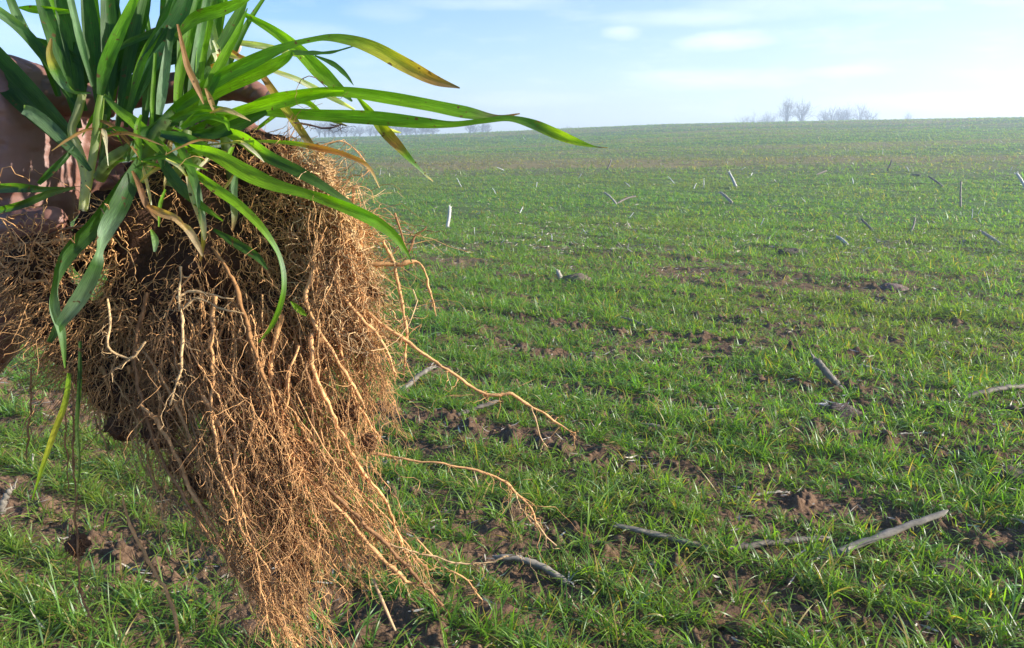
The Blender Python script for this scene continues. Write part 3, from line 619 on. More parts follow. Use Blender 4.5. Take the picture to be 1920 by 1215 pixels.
LEAVES = [
 # long ones reaching right
 ([(295,235,20,12,0),(345,192,0,24,10),(420,142,-30,30,20),(480,112,-50,26,30),(540,86,-60,17,55),(600,71,-60,12,70),(650,74,-60,20,35),(700,90,-60,30,15),(760,122,-55,31,10),(815,150,-50,22,10),(862,165,-45,3,10)], [(0,G1),(.45,G1),(.6,(.12,.2,.02)),(.75,YE),(.88,YB),(1,PU)], 'long arching leaf with a yellow and brown tip'),
 ([(290,246,25,10,0),(360,200,10,22,-10),(430,160,0,27,-20),(490,134,-5,27,-15),(530,112,-5,22,0),(549,96,-5,10,40)], g(G1,G2,G1), None),
 ([(545,98,-5,10,50),(580,99,0,9,60),(620,98,5,6,60),(662,87,10,2,60)], g(BG,G3), None),
 ([(320,262,20,10,20),(400,232,0,26,10),(460,208,-20,27,0),(530,190,-40,25,-10),(590,178,-45,20,-25),(645,172,-45,8,-40)], g(G3,G2,G2), None),
 ([(430,230,30,10,0),(490,190,25,16,10),(560,177,10,20,10),(640,172,0,22,15),(720,182,0,25,20),(800,196,0,27,30),(870,210,5,24,45),(930,219,10,11,60),(975,213,15,2,60)], [(0,G1),(.5,G2),(.75,G1),(.9,PU),(1,YB)], None),
 ([(470,210,40,8,0),(520,211,40,20,10),(600,216,30,25,20),(700,221,15,28,25),(790,230,0,24,30),(850,233,-5,15,55),(910,226,-10,10,65),(955,222,-10,12,50),(1000,233,-10,21,15),(1045,252,-10,22,15),(1085,267,-10,13,35),(1115,275,-10,4,40),(1140,277,-10,1,40)], [(0,G1),(.5,G1),(.68,BG),(.78,(.24,.36,.02)),(.9,(.14,.26,.02)),(.95,PU),(1,YB)], 'longest leaf, reaching far right with a bent yellow-green end'),
 ([(450,22,60,8,0),(510,56,60,20,5),(555,90,58,26,5),(600,134,55,33,15),(635,166,50,22,30),(660,190,45,4,30)], g(G1,G2,BG), None),
 ([(590,104,30,3,0),(625,120,30,11,30),(648,140,30,9,30),(663,160,30,1,30)], g(BG,G3), None),
 ([(668,180,50,4,0),(690,205,45,15,0),(715,238,40,24,10),(745,272,35,22,25),(772,302,32,10,50),(795,325,30,5,60),(812,340,30,2,60)], [(0,G2),(.35,(.16,.2,.02)),(.48,YB),(.6,G1),(.8,PB),(1,STW)], 'drooping yellow-green leaf with a brown patch and a thin dry tip'),
 ([(700,232,70,3,0),(725,243,70,11,0),(752,249,70,2,0)], g(WH), None),
 ([(400,72,80,4,0),(450,80,75,12,10),(510,90,70,14,20),(570,108,60,6,20)], g((.3,.38,.18),WH), None),
 ([(400,95,60,6,0),(450,108,55,13,10),(500,128,55,9,10),(560,150,50,12,20),(620,182,50,12,10),(665,206,50,4,0)], g(STW,WH,WH), None),
 ([(430,92,40,5,0),(480,128,38,12,20),(520,182,30,17,10),(555,232,15,18,10),(588,278,10,13,20),(612,304,10,3,0)], [(0,BR),(.3,YB),(.5,YE),(.7,(.12,.10,.04)),(1,STW)], None),
 ([(385,272,-30,4,0),(470,265,-40,5,10),(545,268,-45,9,10),(600,278,-50,13,20),(650,291,-50,11,20),(690,312,-50,8,30),(712,352,-50,2,30)], [(0,(.16,.13,.05)),(.35,G2),(.45,BR),(.75,YB),(1,STW)], None),
 ([(405,240,-10,10,0),(450,258,-30,27,0),(500,292,-40,27,10),(560,322,-45,24,20),(620,358,-45,18,40),(665,390,-45,10,50),(700,420,-45,3,40)], [(0,G2),(.25,G2),(.35,G3),(.7,BG),(1,PB)], None),
 ([(335,272,-10,8,0),(400,288,-40,27,10),(455,320,-50,35,20),(510,345,-55,28,20),(570,362,-55,21,10),(625,380,-55,24,0),(690,408,-55,26,0),(735,438,-50,20,10),(760,470,-45,10,20),(772,492,-45,2,20)], [(0,G2),(.25,G2),(.4,G1),(.55,G1),(.65,(.10,.25,.02)),(.85,G1),(1,G3)], None),
 ([(355,315,-20,8,0),(400,350,-50,21,10),(450,386,-60,20,20),(495,432,-60,15,30),(524,480,-60,10,50),(533,530,-60,10,40),(525,575,-55,12,20),(507,615,-50,9,0),(485,642,-50,2,0)], [(0,G2),(.35,G2),(.55,PB),(.7,G1),(1,G1)], None),
 ([(295,285,-15,12,0),(325,335,-35,25,0),(368,378,-45,18,10),(418,414,-45,3,10)], g(G3,BG,G2), None),
 ([(325,255,-10,12,0),(350,300,-35,20,20),(368,350,-45,16,40),(378,400,-45,14,30),(382,440,-42,11,0),(376,490,-40,5,0)], [(0,G1),(.4,BG),(.6,PB),(.75,WH),(.85,YE),(1,YB)], None),
 ([(262,300,-20,16,0),(245,340,-40,34,0),(222,390,-55,38,-10),(200,430,-62,34,-10),(188,468,-65,16,40),(180,500,-65,26,20),(152,555,-60,32,-10),(115,605,-55,22,-20),(92,642,-50,10,0)], [(0,G3),(.25,BG),(.35,PB),(.55,PB),(.62,BG),(.8,PB),(1,BG)], 'pale blue-green leaf folded down over the front of the roots'),
 ([(240,325,-15,12,0),(190,410,-25,34,10),(130,475,-35,30,0),(105,530,-45,14,50),(103,580,-50,20,20),(116,625,-52,16,0),(122,690,-50,3,0)], [(0,G3),(.5,BG),(.7,PB),(1,G1)], None),
 # upper left
 ([(188,178,-20,14,0),(196,130,-30,27,10),(215,80,-40,27,10),(240,25,-45,20,20),(268,-35,-50,8,30)], g(G3,(.10,.26,.015),G2), 'bright sunlit leaf standing up in front of the dark ones'),
 ([(170,174,-10,4,0),(140,173,-15,7,40),(120,158,-20,17,20),(104,132,-25,22,0),(93,100,-25,14,10),(96,72,-25,4,20)], [(0,BG),(.4,PB),(.6,G1),(.7,YE),(1,YB)], 'small curled leaf with a yellow tip'),
 ([(195,178,-15,8,0),(222,206,-25,17,10),(255,232,-25,24,0),(295,272,-20,26,10),(335,305,-15,12,10)], g(BG,G2,G3), None),
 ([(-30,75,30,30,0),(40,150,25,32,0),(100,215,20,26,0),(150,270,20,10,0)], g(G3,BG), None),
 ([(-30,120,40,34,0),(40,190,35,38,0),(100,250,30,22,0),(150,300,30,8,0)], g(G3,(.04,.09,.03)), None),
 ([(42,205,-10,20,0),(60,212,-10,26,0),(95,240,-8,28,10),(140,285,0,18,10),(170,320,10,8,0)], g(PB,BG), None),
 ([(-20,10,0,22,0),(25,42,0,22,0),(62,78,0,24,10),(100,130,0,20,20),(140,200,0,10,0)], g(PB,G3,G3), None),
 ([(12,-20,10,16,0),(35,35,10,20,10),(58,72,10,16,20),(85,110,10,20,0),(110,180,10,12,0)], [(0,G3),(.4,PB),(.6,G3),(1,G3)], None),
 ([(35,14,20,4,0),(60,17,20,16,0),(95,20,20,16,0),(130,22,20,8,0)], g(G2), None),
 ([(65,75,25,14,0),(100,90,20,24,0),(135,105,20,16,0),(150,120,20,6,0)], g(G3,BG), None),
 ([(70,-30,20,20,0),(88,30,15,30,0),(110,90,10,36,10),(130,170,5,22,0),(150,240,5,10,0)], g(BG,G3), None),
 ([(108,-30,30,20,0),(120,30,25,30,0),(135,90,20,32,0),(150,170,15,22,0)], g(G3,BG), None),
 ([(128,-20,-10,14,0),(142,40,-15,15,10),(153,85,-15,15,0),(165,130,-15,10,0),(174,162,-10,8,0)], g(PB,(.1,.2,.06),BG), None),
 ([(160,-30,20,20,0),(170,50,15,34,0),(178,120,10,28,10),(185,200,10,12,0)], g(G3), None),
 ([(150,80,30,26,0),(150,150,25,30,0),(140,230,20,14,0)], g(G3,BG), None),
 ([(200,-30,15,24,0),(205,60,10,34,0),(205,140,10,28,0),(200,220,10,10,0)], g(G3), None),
 # centre fan
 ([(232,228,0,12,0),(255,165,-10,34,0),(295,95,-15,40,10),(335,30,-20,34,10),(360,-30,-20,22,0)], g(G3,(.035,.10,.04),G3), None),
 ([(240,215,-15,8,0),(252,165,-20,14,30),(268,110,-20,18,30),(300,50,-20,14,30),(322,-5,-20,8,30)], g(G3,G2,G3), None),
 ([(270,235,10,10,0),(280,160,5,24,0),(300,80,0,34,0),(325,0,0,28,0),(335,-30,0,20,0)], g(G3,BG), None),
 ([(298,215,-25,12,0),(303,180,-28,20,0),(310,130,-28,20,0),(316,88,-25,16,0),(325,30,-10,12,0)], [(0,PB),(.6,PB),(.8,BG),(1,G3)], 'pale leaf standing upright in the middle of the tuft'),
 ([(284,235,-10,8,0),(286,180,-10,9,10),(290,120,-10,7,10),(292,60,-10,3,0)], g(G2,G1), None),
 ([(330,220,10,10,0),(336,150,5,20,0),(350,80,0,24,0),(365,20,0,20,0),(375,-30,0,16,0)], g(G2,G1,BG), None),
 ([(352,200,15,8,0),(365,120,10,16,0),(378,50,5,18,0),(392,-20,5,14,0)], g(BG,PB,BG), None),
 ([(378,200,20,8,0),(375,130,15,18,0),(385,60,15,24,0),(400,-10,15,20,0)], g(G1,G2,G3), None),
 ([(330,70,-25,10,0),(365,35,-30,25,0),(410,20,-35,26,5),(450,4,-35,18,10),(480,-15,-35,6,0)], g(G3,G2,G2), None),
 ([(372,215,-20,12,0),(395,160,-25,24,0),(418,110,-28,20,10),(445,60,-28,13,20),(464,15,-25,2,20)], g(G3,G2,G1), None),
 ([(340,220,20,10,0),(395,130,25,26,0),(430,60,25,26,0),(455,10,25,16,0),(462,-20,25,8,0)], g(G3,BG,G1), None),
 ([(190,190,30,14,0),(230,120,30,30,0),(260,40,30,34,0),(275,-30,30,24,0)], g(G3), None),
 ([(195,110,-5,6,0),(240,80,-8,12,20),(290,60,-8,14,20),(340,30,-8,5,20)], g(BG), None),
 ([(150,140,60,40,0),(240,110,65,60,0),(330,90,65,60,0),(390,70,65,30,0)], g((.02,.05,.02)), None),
 # brown dry sheaths
 ([(333,45,-32,5,0),(342,85,-32,9,20),(352,125,-34,13,10),(368,160,-34,13,10),(382,195,-30,3,10)], g(BR,(.34,.19,.09)), None),
 ([(385,165,-40,5,0),(396,190,-42,12,0),(404,215,-40,3,0)], g((.42,.24,.10)), None),
 ([(398,40,30,10,0),(402,80,25,20,0),(410,115,20,16,0)], g(PB,WH), None),
 ([(410,100,10,10,0),(416,120,5,16,0),(395,125,5,8,0)], g(BR,(.4,.2,.05)), None),
 ([(400,75,15,6,0),(410,100,15,10,0),(405,125,12,5,0)], g(WH), None),
 ([(440,270,0,5,0),(420,300,-5,14,0),(400,280,-10,8,0)], g(G2), None),
 # middle cross-over of short leaves
 ([(300,240,-25,10,0),(345,215,-38,20,0),(390,205,-42,18,20),(440,210,-42,12,30)], g(G3,G2), None),
 ([(340,240,-30,10,0),(380,215,-40,22,0),(420,225,-42,14,0),(430,245,-42,4,0)], g(G1,G2), None),
 ([(235,300,-20,14,0),(265,260,-25,20,0),(300,235,-30,18,0),(335,232,-30,5,0)], g(BG,G3), None),
 ([(265,215,-45,5,0),(257,240,-45,12,0),(260,275,-42,14,0),(264,300,-40,4,0)], g(G2,G3), None),
 ([(360,250,-20,10,0),(400,250,-25,24,0),(450,232,-30,26,0),(500,210,-32,10,0)], g(G3), None),
 ([(300,250,-28,14,0),(350,262,-32,26,0),(400,285,-20,16,0)], g((.03,.08,.05),G3), None),
 ([(310,298,-50,5,0),(335,312,-54,8,20),(350,330,-54,4,0)], g(WH,YE), None),
 ([(350,330,-48,5,0),(362,370,-48,14,0),(375,410,-46,10,0),(384,450,-44,4,0)], g(STW,WH), None),
 ([(248,320,-38,5,0),(262,350,-42,12,0),(275,385,-44,12,10),(300,415,-44,5,0)], g(BR,(.25,.15,.08)), None),
 ([(275,385,-60,8,0),(300,398,-62,18,0),(330,410,-62,14,0),(350,430,-60,5,0)], g((.40,.19,.05),STW), None),
 ([(330,415,-55,6,0),(352,430,-58,16,0),(368,455,-58,14,0),(380,480,-56,5,0)], g(STW,(.38,.28,.15)), None),
 ([(445,320,-35,6,0),(437,360,-38,18,0),(440,400,-40,14,0),(436,432,-38,4,0)], g(BG,PB,YB), None),
 ([(400,430,-30,6,0),(440,455,-35,18,0),(480,480,-38,16,0),(502,505,-38,4,0)], g(G3,BG), None),
 ([(283,430,-62,4,0),(291,450,-64,14,0),(290,472,-62,5,0)], g(G2,PB), None),
 ([(310,355,-48,4,0),(300,385,-50,8,0),(298,425,-50,3,0)], g(G2), None),
 ([(-20,398,-10,12,0),(40,384,-15,16,0),(95,362,-15,14,0),(140,352,-10,5,0)], g(G3,(.05,.08,.02)), None),
 ([(-30,355,10,18,0),(30,352,5,20,0),(80,355,0,12,0),(120,352,0,4,0)], g(BG), None),
 ([(72,345,0,8,0),(92,325,0,14,0),(120,298,0,12,0),(140,275,0,5,0)], g(G3), None),
 ([(60,938,10,2,0),(78,880,8,8,0),(100,815,5,12,0),(122,755,0,12,10),(130,700,0,8,0)], g(G2,YE,G2), None),
 ([(143,930,10,2,0),(149,870,8,5,20),(144,800,5,8,-20),(149,720,0,9,30),(150,640,0,6,0)], g((.06,.09,.02),G3), None),
 ([(545,565,-20,3,0),(560,580,-22,14,0),(575,592,-20,4,0)], g(G2), None),
 ([(470,250,90,6,0),(560,190,95,12,0),(610,220,95,10,0),(650,236,95,3,0)], g(G1,G2,PU), None),
]
rs0 = np.random.default_rng(55)
for k in range(22):
    u0, v0 = rs0.uniform(150, 400), rs0.uniform(190, 270); du = (u0-270)*.5+rs0.normal(0, 45); w0 = rs0.uniform(10, 90); Lh = rs0.uniform(230, 420)
    w_ = rs0.uniform(13, 25); LEAVES.append(([(u0, v0, w0, 8, 0), (u0+du*.3, v0-Lh*.35, w0+5, w_, rs0.uniform(-30, 30)), (u0+du*.7, v0-Lh*.7, w0+10, w_*.9, rs0.uniform(-30, 30)), (u0+du*1.2, v0-Lh, w0+rs0.uniform(-10, 40), 5, 20)],
        g(G3, (G1, BG, G3)[k % 3], G1), None))
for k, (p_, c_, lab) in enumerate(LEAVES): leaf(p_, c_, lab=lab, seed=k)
rs0 = np.random.default_rng(77)
for k in range(20):                                     # dead sheaths and side shoots at the crown
    u0, v0 = rs0.uniform(170, 500), rs0.uniform(190, 330); a = rs0.uniform(-.6, 3.7); L_ = rs0.uniform(45, 130); w0 = rs0.uniform(-50, 10)
    du, dv = math.cos(a)*L_, math.sin(a)*L_*.8
    o = leaf([(u0, v0, w0, 3, 0), (u0+du*.35, v0+dv*.3-8, w0-8, rs0.uniform(5, 11), 20), (u0+du*.7, v0+dv*.65, w0-12, rs0.uniform(4, 9), 40), (u0+du, v0+dv*1.05+10, w0-8, 1.5, 50)],
         g((STW, BR, (.3, .2, .09), G2, G3)[k % 5], (WH, (.34, .2, .09), STW, G1, G2)[k % 5]), seed=200+k)
    o.name = 'dry_sheath' if k % 5 < 3 else 'side_shoot'

def strip_tube(pts, tint, name='root', k=7, n=None, rough=.15, seed=0, lat=0, tint2=None, parent=clump, latlen=(14, 45), tip=True):
    """pts rows: u, v, depth px, diameter px"""
    rs = np.random.default_rng(seed); a = np.asarray(pts, float)
    Ltot = np.sum(np.linalg.norm(np.diff(a[:, :2], axis=0), axis=1)); n = n or int(np.clip(Ltot/9, 8, 90))
    q = spline(a, n)
    j = rs.normal(0, 1, (n, 3)); j = (j+np.roll(j, 1, 0)+np.roll(j, 2, 0))/2
    q[:, :3] += j*rough*8; R = np.maximum(q[:, 3]/2*(.74 if name == 'root' else 1), .7)*MPP*(1+.25*rs.normal(0, 1, n)*min(rough*3, 1))
    R = np.maximum(R, .0001)
    C = PW(q[:, 0], q[:, 1], q[:, 2]); V, Fc = tubes(C[None], R[None], k)
    c = np.tile(np.asarray(tint, float), (len(V), 1))*np.repeat(rs.uniform(.75, 1.25, n), k)[:, None]
    if tint2 is not None:
        f = sstep(.35, .8, np.linspace(0, 1, n))[:, None]; c = np.repeat(np.asarray(tint)*(1-f)+np.asarray(tint2)*f, k, 0)
    if lat:
        idx = rs.integers(1, n, lat); lv, lf, lc = laterals(q[idx, :3], rs, latlen, tint, bias=(0, .5, 0))
        Fc = np.vstack([Fc, lf+len(V)]); V = np.vstack([V, lv]); c = np.vstack([c, lc])
    return mesh(name, V, Fc, M_ROOT, col=c, parent=parent)
def laterals(S0, rs, ln, tint, bias=(0, .4, 0), n=9, rad=(.45, .95), kink=.55, k=4, cvar=.3):
    """short kinky rootlets from pixel-space starts S0 (M,3)"""
    m = len(S0); d = rs.normal(0, 1, (m, 3))+np.asarray(bias)*1.6; d /= np.linalg.norm(d, axis=1, keepdims=True)
    Ls = rs.uniform(*ln, m)*np.exp(rs.normal(0, .55, m)); P = [S0]; 
    for s in range(n-1):
        d = d+rs.normal(0, kink, (m, 3))+np.asarray(bias)*.22; d /= np.linalg.norm(d, axis=1, keepdims=True)
        P.append(P[-1]+d*(Ls/(n-1))[:, None])
    P = np.stack(P, 1); C = PW(P[..., 0], P[..., 1], P[..., 2])
    R = rs.uniform(*rad, m)[:, None]*np.linspace(1, .45, n)[None]*MPP
    V, Fc = tubes(C, R, k)
    c = np.asarray(tint)*rs.uniform(1-cvar, 1+cvar, (m, 1)); c = np.repeat(c, n*k, 0)
    return V, Fc, c
# tillers
for k, (p_, t_) in enumerate([
   ([(190,176,-12,12),(184,220,-14,17),(178,270,-12,15),(168,330,-5,14),(158,392,5,13)], (.20,.26,.07)),
   ([(155,175,-5,14),(146,210,-5,16),(134,244,-6,15),(146,280,-6,17),(160,330,-5,17),(155,395,5,15)], (.24,.26,.13)),
   ([(262,268,-25,16),(232,285,-25,23),(204,305,-22,24),(186,335,-10,22)], (.20,.24,.09)),
   ([(196,215,0,8),(195,260,0,10),(188,320,0,9)], (.15,.20,.07)),
   ([(330,215,-20,24),(300,245,-20,32),(280,290,-12,30),(262,340,-5,22)], (.12,.18,.05)),
   ([(350,245,-10,18),(345,290,-10,22),(320,350,-10,18)], (.16,.20,.08)),
   ([(395,235,0,16),(370,290,0,20),(360,350,0,18)], (.13,.17,.06)),
   ([(420,250,20,18),(430,300,20,22),(440,360,20,18)], (.13,.17,.06))]):
    o = strip_tube(p_, t_, name='tiller', tint2=(.42,.42,.34) if k < 2 else None, k=12, rough=.02, seed=k, parent=clump, n=18); o.data.materials[0] = M_LEAF

# soil held between the roots
def remeshed(name, spheres, voxel, mat_, parent, col, disp=None, smooth=3):
    VV, FF, off = [], [], 0
    for c, r in spheres:
        VV.append(IV3*r+np.asarray(c)); FF.append(IF3+off); off += len(IV3)
    o = mesh(name, np.vstack(VV), np.vstack(FF), mat_, parent=None)
    md = o.modifiers.new('r', 'REMESH'); md.mode = 'VOXEL'; md.voxel_size = voxel
    ms = o.modifiers.new('s', 'SMOOTH'); ms.iterations = smooth; ms.factor = .5
    bpy.context.view_layer.update()
    me = bpy.data.meshes.new_from_object(o.evaluated_get(bpy.context.evaluated_depsgraph_get()))
    o.modifiers.clear(); o.data = me; me.name = name
    n = len(me.vertices); co = np.empty(n*3, np.float32); me.vertices.foreach_get('co', co); co = co.reshape(-1, 3).astype(float)
    if disp is not None:
        nr_ = np.empty(n*3, np.float32); me.vertices.foreach_get('normal', nr_); nr_ = nr_.reshape(-1, 3)
        co = co + nr_*disp(co)[:, None]; me.vertices.foreach_set('co', co.astype(np.float32).ravel()); 
    a = me.color_attributes.new('Col', 'FLOAT_COLOR', 'POINT'); c = np.ones((n, 4), np.float32); c[:, :3] = col(co); a.data.foreach_set('color', c.ravel())
    me.polygons.foreach_set('use_smooth', np.ones(len(me.polygons), bool))
    me.materials.clear(); me.materials.append(mat_); me.update()
    if parent is not None: o.parent = parent
    return o, co
BL = [(215,420,70,40),(300,430,105,45),(400,380,110,50),(480,330,85,50),(525,290,45,45),(560,370,80,45),(540,440,110,45),(430,500,130,45),(310,545,110,45),(235,610,75,40),
      (600,500,85,40),(520,600,95,40),(380,640,115,45),(240,720,60,40),(470,700,70,40),(320,740,60,40),(640,440,45,40),(170,470,50,40),(300,350,70,60),(640,590,50,40),(560,680,50,35),(60,505,58,-160),(110,580,58,-110),(150,640,50,-60),(95,450,40,-130),(170,700,40,10)]  # negative-depth lobes: dark soil that also stands in for shade on the forearm
sp = [(PW(u, v, w+r*.45+float(np.where(u < 430, ((430-u)/250.)**2*75, 0))), r*MPP) for (u, v, r, w) in BL]
core, coreco = remeshed('soil_ball', sp, .003, M_CORE, clump, lambda p: np.array([.058, .030, .018])*(.5+1.0*fbm(p*120, 3, 3))[:, None],
                        disp=lambda p: (fbm(p*45, 4, 9, .6)-.5)*.022)
CRH, rs_c = [], np.random.default_rng(5)
for k, (u, v, w, r) in enumerate([(145,1022,10,20),(560,1065,-10,26),(650,775,-20,26),(380,905,10,26),(225,800,40,26),(520,945,-5,22),(700,545,-20,11),
                                  (300,810,10,30),(430,800,0,30),(560,840,-10,22),(690,830,-10,16),(340,870,15,22),(480,880,0,24)]):
    V = IV4*(.05+1.3*fbm(IV4*1.8+k*3, 3, 120+k)+.7*fbm(IV4*6+k*3, 3, 140+k))[:, None]*r*MPP*np.array([.9, .9, 1.0]) + PW(u, v, w+25)
    d_ = rs_c.normal(0, 1, (60, 3)); d_ /= np.linalg.norm(d_, axis=1, keepdims=True); CRH.append(np.array([u, v, w+25])+d_*r*.75)
    mesh('soil_crumb', V, IF4, M_CORE, col=np.tile(np.array([.11, .058, .032]), (len(V), 1))*(.5+1.0*fbm(IV4*3, 3, k)[:, None]), parent=clump)

# main roots, traced
TAN, BRN, LT = (.68, .375, .15), (.30, .155, .065), (.66, .44, .21)
TRC = [
 ([(690,590,-20,9),(760,640,-30,9),(820,682,-35,8),(880,722,-35,7),(930,742,-35,8),(958,738,-35,8),(1000,765,-35,6),(1040,790,-35,5),(1078,812,-35,4)], TAN, 40),
 ([(995,764,-35,4),(1010,800,-35,4),(1026,838,-35,2)], LT, 3),
 ([(700,850,-20,7),(760,860,-25,5),(830,868,-30,5),(900,886,-30,6),(945,905,-30,7),(975,930,-30,6),(1000,962,-30,5),(1004,985,-30,4)], TAN, 40),
 ([(968,924,-30,4),(978,955,-30,4),(1005,985,-30,4),(1045,1022,-30,3)], LT, 8),
 ([(690,495,-20,10),(745,495,-20,12),(770,490,-20,9),(792,502,-20,5),(806,545,-20,5),(818,592,-20,3)], TAN, 14),
 ([(740,400,-20,5),(765,470,-20,6),(778,445,-20,5),(800,424,-20,3)], BRN, 10),
 ([(700,1085,-30,7),(716,1125,-32,9),(741,1182,-34,6)], (.5,.33,.17), 0),
 ([(720,1020,-10,6),(800,1040,-15,5),(870,1058,-18,4),(940,1046,-18,4),(985,1036,-18,3)], LT, 20),
 ([(780,1010,-10,5),(830,1060,-14,4),(870,1085,-18,4),(905,1125,-18,4)], TAN, 16),
 ([(230,930,0,6),(255,1010,0,8),(290,1070,-5,8),(320,1130,-8,9),(340,1215,-10,7),(345,1260,-10,6)], TAN, 40),
 ([(396,460,-85,6),(440,530,-88,10),(462,610,-88,9),(485,680,-85,9),(520,760,-80,7)], (.38,.19,.07), 4),
 ([(338,500,-88,6),(336,560,-90,6),(342,620,-90,7),(336,700,-88,6),(318,760,-80,5)], LT, 20),
 ([(330,560,-92,6),(360,545,-94,8),(400,555,-94,5),(440,560,-90,3)], LT, 12),
 ([(345,580,-92,5),(370,562,-95,5),(420,580,-95,5),(460,590,-90,4)], LT, 10),
 ([(5,485,0,10),(50,525,-10,9),(90,528,-15,6)], TAN, 14),
 ([(0,480,-5,5),(100,440,-20,6),(200,410,-30,6)], BRN, 26),
 ([(30,455,-10,8),(80,455,-15,8),(130,450,-20,7),(180,470,-25,5)], TAN, 24),
 ([(20,440,-10,6),(70,500,-14,6),(110,520,-18,6)], TAN, 16),
 ([(200,560,-70,6),(205,610,-75,6),(205,650,-78,6),(245,672,-80,6),(272,642,-80,5)], LT, 14),
 ([(135,690,0,5),(138,800,5,6),(140,900,8,5),(143,1000,10,5),(150,1100,10,6),(165,1145,8,5),(180,1168,8,3)], BRN, 30),
 ([(125,700,0,4),(122,820,5,4),(128,920,8,3)], BRN, 16),
 ([(718,450,-20,7),(742,500,-20,8),(752,560,-20,8),(762,640,-20,7),(755,700,-20,5)], TAN, 26),
 ([(700,600,-20,5),(740,640,-25,4),(788,608,-25,3)], TAN, 10),
 ([(630,540,-50,7),(680,600,-50,8),(720,650,-48,7),(745,700,-45,5)], TAN, 24),
 ([(60,690,0,5),(55,800,5,5),(50,860,5,3)], BRN, 12),
 ([(265,760,-50,6),(300,800,-55,9),(328,850,-55,10),(360,920,-50,9),(400,990,-45,8),(440,1075,-45,7),(500,1140,-40,8),(560,1215,-35,6)], TAN, 60),
 ([(380,740,-75,8),(430,830,-72,12),(455,900,-65,12),(470,980,-55,10),(480,1060,-45,8),(500,1130,-40,7)], TAN, 60),
 ([(600,900,-50,9),(660,960,-45,10),(720,1020,-40,10),(780,1080,-35,9),(830,1135,-30,7)], BRN, 70),
 ([(560,880,-50,7),(640,960,-48,8),(740,1070,-40,9),(790,1100,-35,6)], TAN, 60),
 ([(545,230,20,5),(600,240,20,5),(640,236,20,3),(620,232,22,2)], PU, 10),
 ([(560,158,-30,1.6),(566,146,-30,1.8),(585,142,-30,2),(605,158,-30,1.8),(620,174,-30,1.5)], BR, 3),
 ([(600,272,-10,4),(650,268,-10,3),(690,312,-10,4),(682,330,-10,2)], TAN, 8),
]
k = 0
for (p_, t_, la) in TRC:
    strip_tube(p_, t_, seed=300+k, lat=int(la*1.3), rough=.22 if la else .03); k += 1
def bez(a, b, c, d, n):
    t = np.linspace(0, 1, n)[:, None]; return (1-t)**3*a+3*(1-t)**2*t*b+3*(1-t)*t*t*c+t**3*d
def bulge(u): return np.where(u < 500, ((500-u)/250.)**2*85, ((u-500)/200.)**2*60)
def randroot(rs):
    z = rs.random()
    if z < .36:   s = (rs.uniform(260, 520), rs.uniform(540, 800)); e = (rs.normal(545, 42), rs.uniform(950, 1250))
    elif z < .72: s = (rs.uniform(400, 640), rs.uniform(560, 860)); e = (0, rs.uniform(860, 1130)); e = (rs.uniform(540, 610+(e[1]-800)*.74), e[1])
    elif z < .86: s = (rs.uniform(560, 690), rs.uniform(330, 560)); e = (rs.uniform(640, 745), rs.uniform(640, 900))
    elif z < .94: s = (rs.uniform(190, 380), rs.uniform(480, 720)); e = (rs.uniform(270, 420), rs.uniform(780, 1050)); s = (max(s[0], 210), s[1])
    else:         s = (rs.uniform(150, 260), rs.uniform(560, 700)); e = (rs.uniform(190, 290), rs.uniform(720, 860))
    w0 = rs.uniform(-75, 20) if s[1] < 620 else rs.uniform(-70, 40); w1 = rs.uniform(-60, 60)
    a = np.array([*s, w0]); d = np.array([*e, w1]); L = np.linalg.norm(d-a)
    b = a+np.array([rs.normal(0, .12)*L, .33*L, rs.normal(-10, 15)]); c = d-np.array([rs.normal((d[0]-a[0])*.35/L, .1)*L, .33*L, 0])
    n = int(np.clip(L/12, 12, 60)); q = bez(a, b, c, d, n)
    j = np.cumsum(rs.normal(0, 1.9, (n, 3)), 0); j -= np.linspace(0, 1, n)[:, None]*j[-1]*.6; q[:, 2] += bulge(q[:, 0])*.9-20
    return q+j+rs.normal(0, .8, (n, 3))
def rootgeo(rs, q, dia, tint, lat, ln=(14, 48), k=5):
    n = len(q); R = (dia/2)*np.linspace(1, .45, n)*MPP*np.exp(rs.normal(0, .14, n))
    V, Fc = tubes(PW(q[:, 0], q[:, 1], q[:, 2])[None], R[None], k); c = np.tile(np.asarray(tint), (len(V), 1))*np.repeat(rs.uniform(.8, 1.2, n), k)[:, None]
    idx = (rs.random(lat)**.8*(n-1)).astype(int); lv, lf, lc = laterals(q[idx], rs, ln, tint, bias=(.12, .75, 0), kink=.34, rad=(.35, .85))
    return np.vstack([V, lv]), np.vstack([Fc, lf+len(V)]), np.vstack([c, lc])
rs = np.random.default_rng(1234)
while k < 96:
    q = randroot(rs); L = np.linalg.norm(q[-1]-q[0]); ti = (np.array(BRN) if rs.random() < .28 else np.array(TAN))*rs.uniform(.6, 1.25)
    V, Fc, c = rootgeo(rs, q, 3.2+7*rs.random()**2.2, ti, int(L/9)); mesh('root', V, Fc, M_ROOT, col=c, parent=clump); k += 1
FV, FFc, FC, off = [], [], [], 0
def addf(V, Fc, c):
    global off
    FV.append(V); FFc.append(Fc+off); FC.append(c); off += len(V)
for _ in range(270):
    q = randroot(rs); L = np.linalg.norm(q[-1]-q[0]); ti = (np.array(BRN) if rs.random() < .28 else np.array(TAN))*rs.uniform(.6, 1.3)+np.array([.02, .02, .01])*rs.uniform(0, 2)
    addf(*rootgeo(rs, q, rs.uniform(1.6, 3.6), ti, int(L/10), ln=(16, 52), k=4))
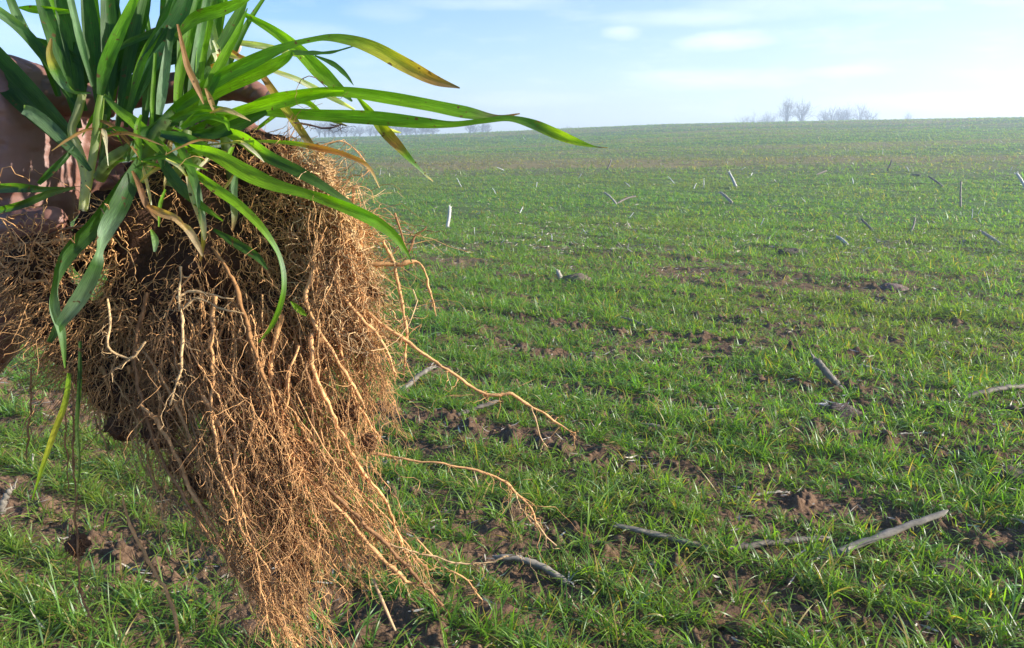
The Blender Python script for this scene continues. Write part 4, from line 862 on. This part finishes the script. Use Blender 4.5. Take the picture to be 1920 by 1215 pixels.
# kinky rootlets on the skin of the soil ball
pv = coreco + BP; rel = pv-np.array([0, 0, CAMH])
xc = rel[:, 0]; yc = rel[:, 1]*cP - rel[:, 2]*sP; zc = rel[:, 1]*sP + rel[:, 2]*cP      # camera axes
up = CX + xc/yc*F; vp = CY - zc/yc*F; wp = (yc-D0)/MPP
pix = np.stack([up, vp, wp], -1)
front = wp < 60
dens = .14 + .95*sstep(400, 600, up)*sstep(230, 330, vp) + .35*sstep(480, 620, vp) + .12*(1-sstep(150, 260, up))
ok = np.where(front & (rs.random(len(up)) < dens))[0]
S0 = pix[rs.choice(ok, 9000)]
outw = np.stack([(S0[:, 0]-400)/260, (S0[:, 1]-480)/400+.3, np.full(len(S0), -.5)], -1)
V, Fc, c = laterals(S0, rs, (22, 72), np.array(TAN)*.9, bias=outw*.8+np.array([0, .35, 0]), n=11, rad=(.35, 1.15), kink=.4, cvar=.5); addf(V, Fc, c)
# light tangle at the right shoulder, where the roots curl in the sun
m = 1500; S0 = np.column_stack([rs.normal(640, 45, m), rs.uniform(280, 640, m), rs.uniform(-60, 30, m)]); S0[:, 0] = np.minimum(S0[:, 0], 575+(S0[:, 1]-250)*.48)
V, Fc, c = laterals(S0, rs, (20, 60), LT, bias=(.35, .35, -.1), n=10, rad=(.6, 1.4), kink=.5); addf(V, Fc, c)
S0 = np.concatenate(CRH); V, Fc, c = laterals(S0, rs, (14, 44), BRN, bias=(0, .3, -.2), n=9, rad=(.6, 1.5), kink=.6); addf(V, Fc, c)
# hairs reaching over the hand at the left
m = 200; S0 = np.column_stack([rs.uniform(0, 220, m), rs.normal(465, 38, m), rs.uniform(-40, 10, m)])
V, Fc, c = laterals(S0, rs, (24, 80), TAN, bias=(-.1, .15, -.1), n=12, rad=(.6, 1.8), kink=.5); addf(V, Fc, c)
fr = mesh('fine_roots', np.concatenate(FV), np.concatenate(FFc), M_ROOT, col=np.concatenate(FC), parent=clump); tag(fr, 'mass of hair-thin tan rootlets', kind='stuff')

# ------------------------------------------------------------------ the hand holding it
def caps(chain):
    out_ = []
    for a, b in zip(chain[:-1], chain[1:]):
        a, b = np.asarray(a, float), np.asarray(b, float); L = np.linalg.norm(b[:3]-a[:3]); n = max(2, int(L/(min(a[3], b[3])*.22)))
        for t in np.linspace(0, 1, n): out_.append(a+(b-a)*t)
    return out_
HAND = []
for ch in [
   [(-420,980,60,150),(-200,760,70,118),(-60,620,75,98),(10,530,80,92)],                       # forearm
   [(10,530,80,92),(20,430,95,100),(30,330,110,112),(30,240,110,105)],                          # palm
   [(0,440,10,52),(50,425,-30,40),(100,412,-60,26)],                                              # heel under the roots
   [(90,370,130,66),(100,290,135,66),(95,215,130,62)],
   [(-10,330,60,95),(-20,240,45,90),(10,175,50,78),(70,170,65,52),(140,185,75,38),(190,200,80,30)],   # thumb
   [(80,175,130,45),(190,110,160,34),(310,75,150,30),(400,72,110,26),(432,80,90,22)],            # index
   [(90,230,140,45),(210,180,180,35),(350,160,165,31),(455,165,110,28),(500,185,85,23)],         # middle
   [(90,300,140,45),(210,255,180,34),(350,240,165,30),(450,240,120,26),(490,262,95,21)],         # ring
   [(80,370,140,42),(190,335,175,30),(300,320,165,27),(380,325,130,22)]]:                        # little
    for c in caps(ch): HAND.append((at(c[0], c[1], D0+(c[2]+55)*MPP), c[3]*MPP*1.0))
hb = at(20, 430, D0+.028)
HAND = [(c-hb, r) for c, r in HAND]
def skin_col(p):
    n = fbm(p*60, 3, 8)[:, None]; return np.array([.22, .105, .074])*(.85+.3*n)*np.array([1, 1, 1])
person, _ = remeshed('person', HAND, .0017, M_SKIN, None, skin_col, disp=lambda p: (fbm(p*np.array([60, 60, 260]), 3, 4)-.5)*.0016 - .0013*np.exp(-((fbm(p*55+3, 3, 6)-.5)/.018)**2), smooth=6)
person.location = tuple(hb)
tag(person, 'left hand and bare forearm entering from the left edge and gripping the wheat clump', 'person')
for (u, v, w) in [(440,84,121),(510,186,113)]:
    V = IV3*np.array([.0042, .0015, .0055]) + at(u, v, D0+w*MPP) - hb
    mesh('fingernail', V, IF3, M_SKIN, col=np.tile(np.array([.62, .40, .34]), (len(V), 1)), parent=person)

# ------------------------------------------------------------------ air
HAZE = True
if HAZE:
    x0, x1, y0, y1, z0, z1 = -460, 460, -60, 460, -6, 16
    V = [(x, y, z) for z in (z0, z1) for y in (y0, y1) for x in (x0, x1)]
    Fh = [(0, 2, 3, 1), (4, 5, 7, 6), (0, 1, 5, 4), (2, 6, 7, 3), (0, 4, 6, 2), (1, 3, 7, 5)]
    m = bpy.data.materials.new('haze'); m.use_nodes = True; t = m.node_tree; t.nodes.clear()
    o_ = t.nodes.new('ShaderNodeOutputMaterial'); pv_ = t.nodes.new('ShaderNodeVolumePrincipled')
    pv_.inputs['Color'].default_value = (.74, .86, 1, 1); pv_.inputs['Density'].default_value = .0030; pv_.inputs['Anisotropy'].default_value = .3
    t.links.new(pv_.outputs[0], o_.inputs['Volume'])
    hz = mesh('haze', V, Fh, m, smooth=False); tag(hz, 'thin pale air over the field', kind='stuff')
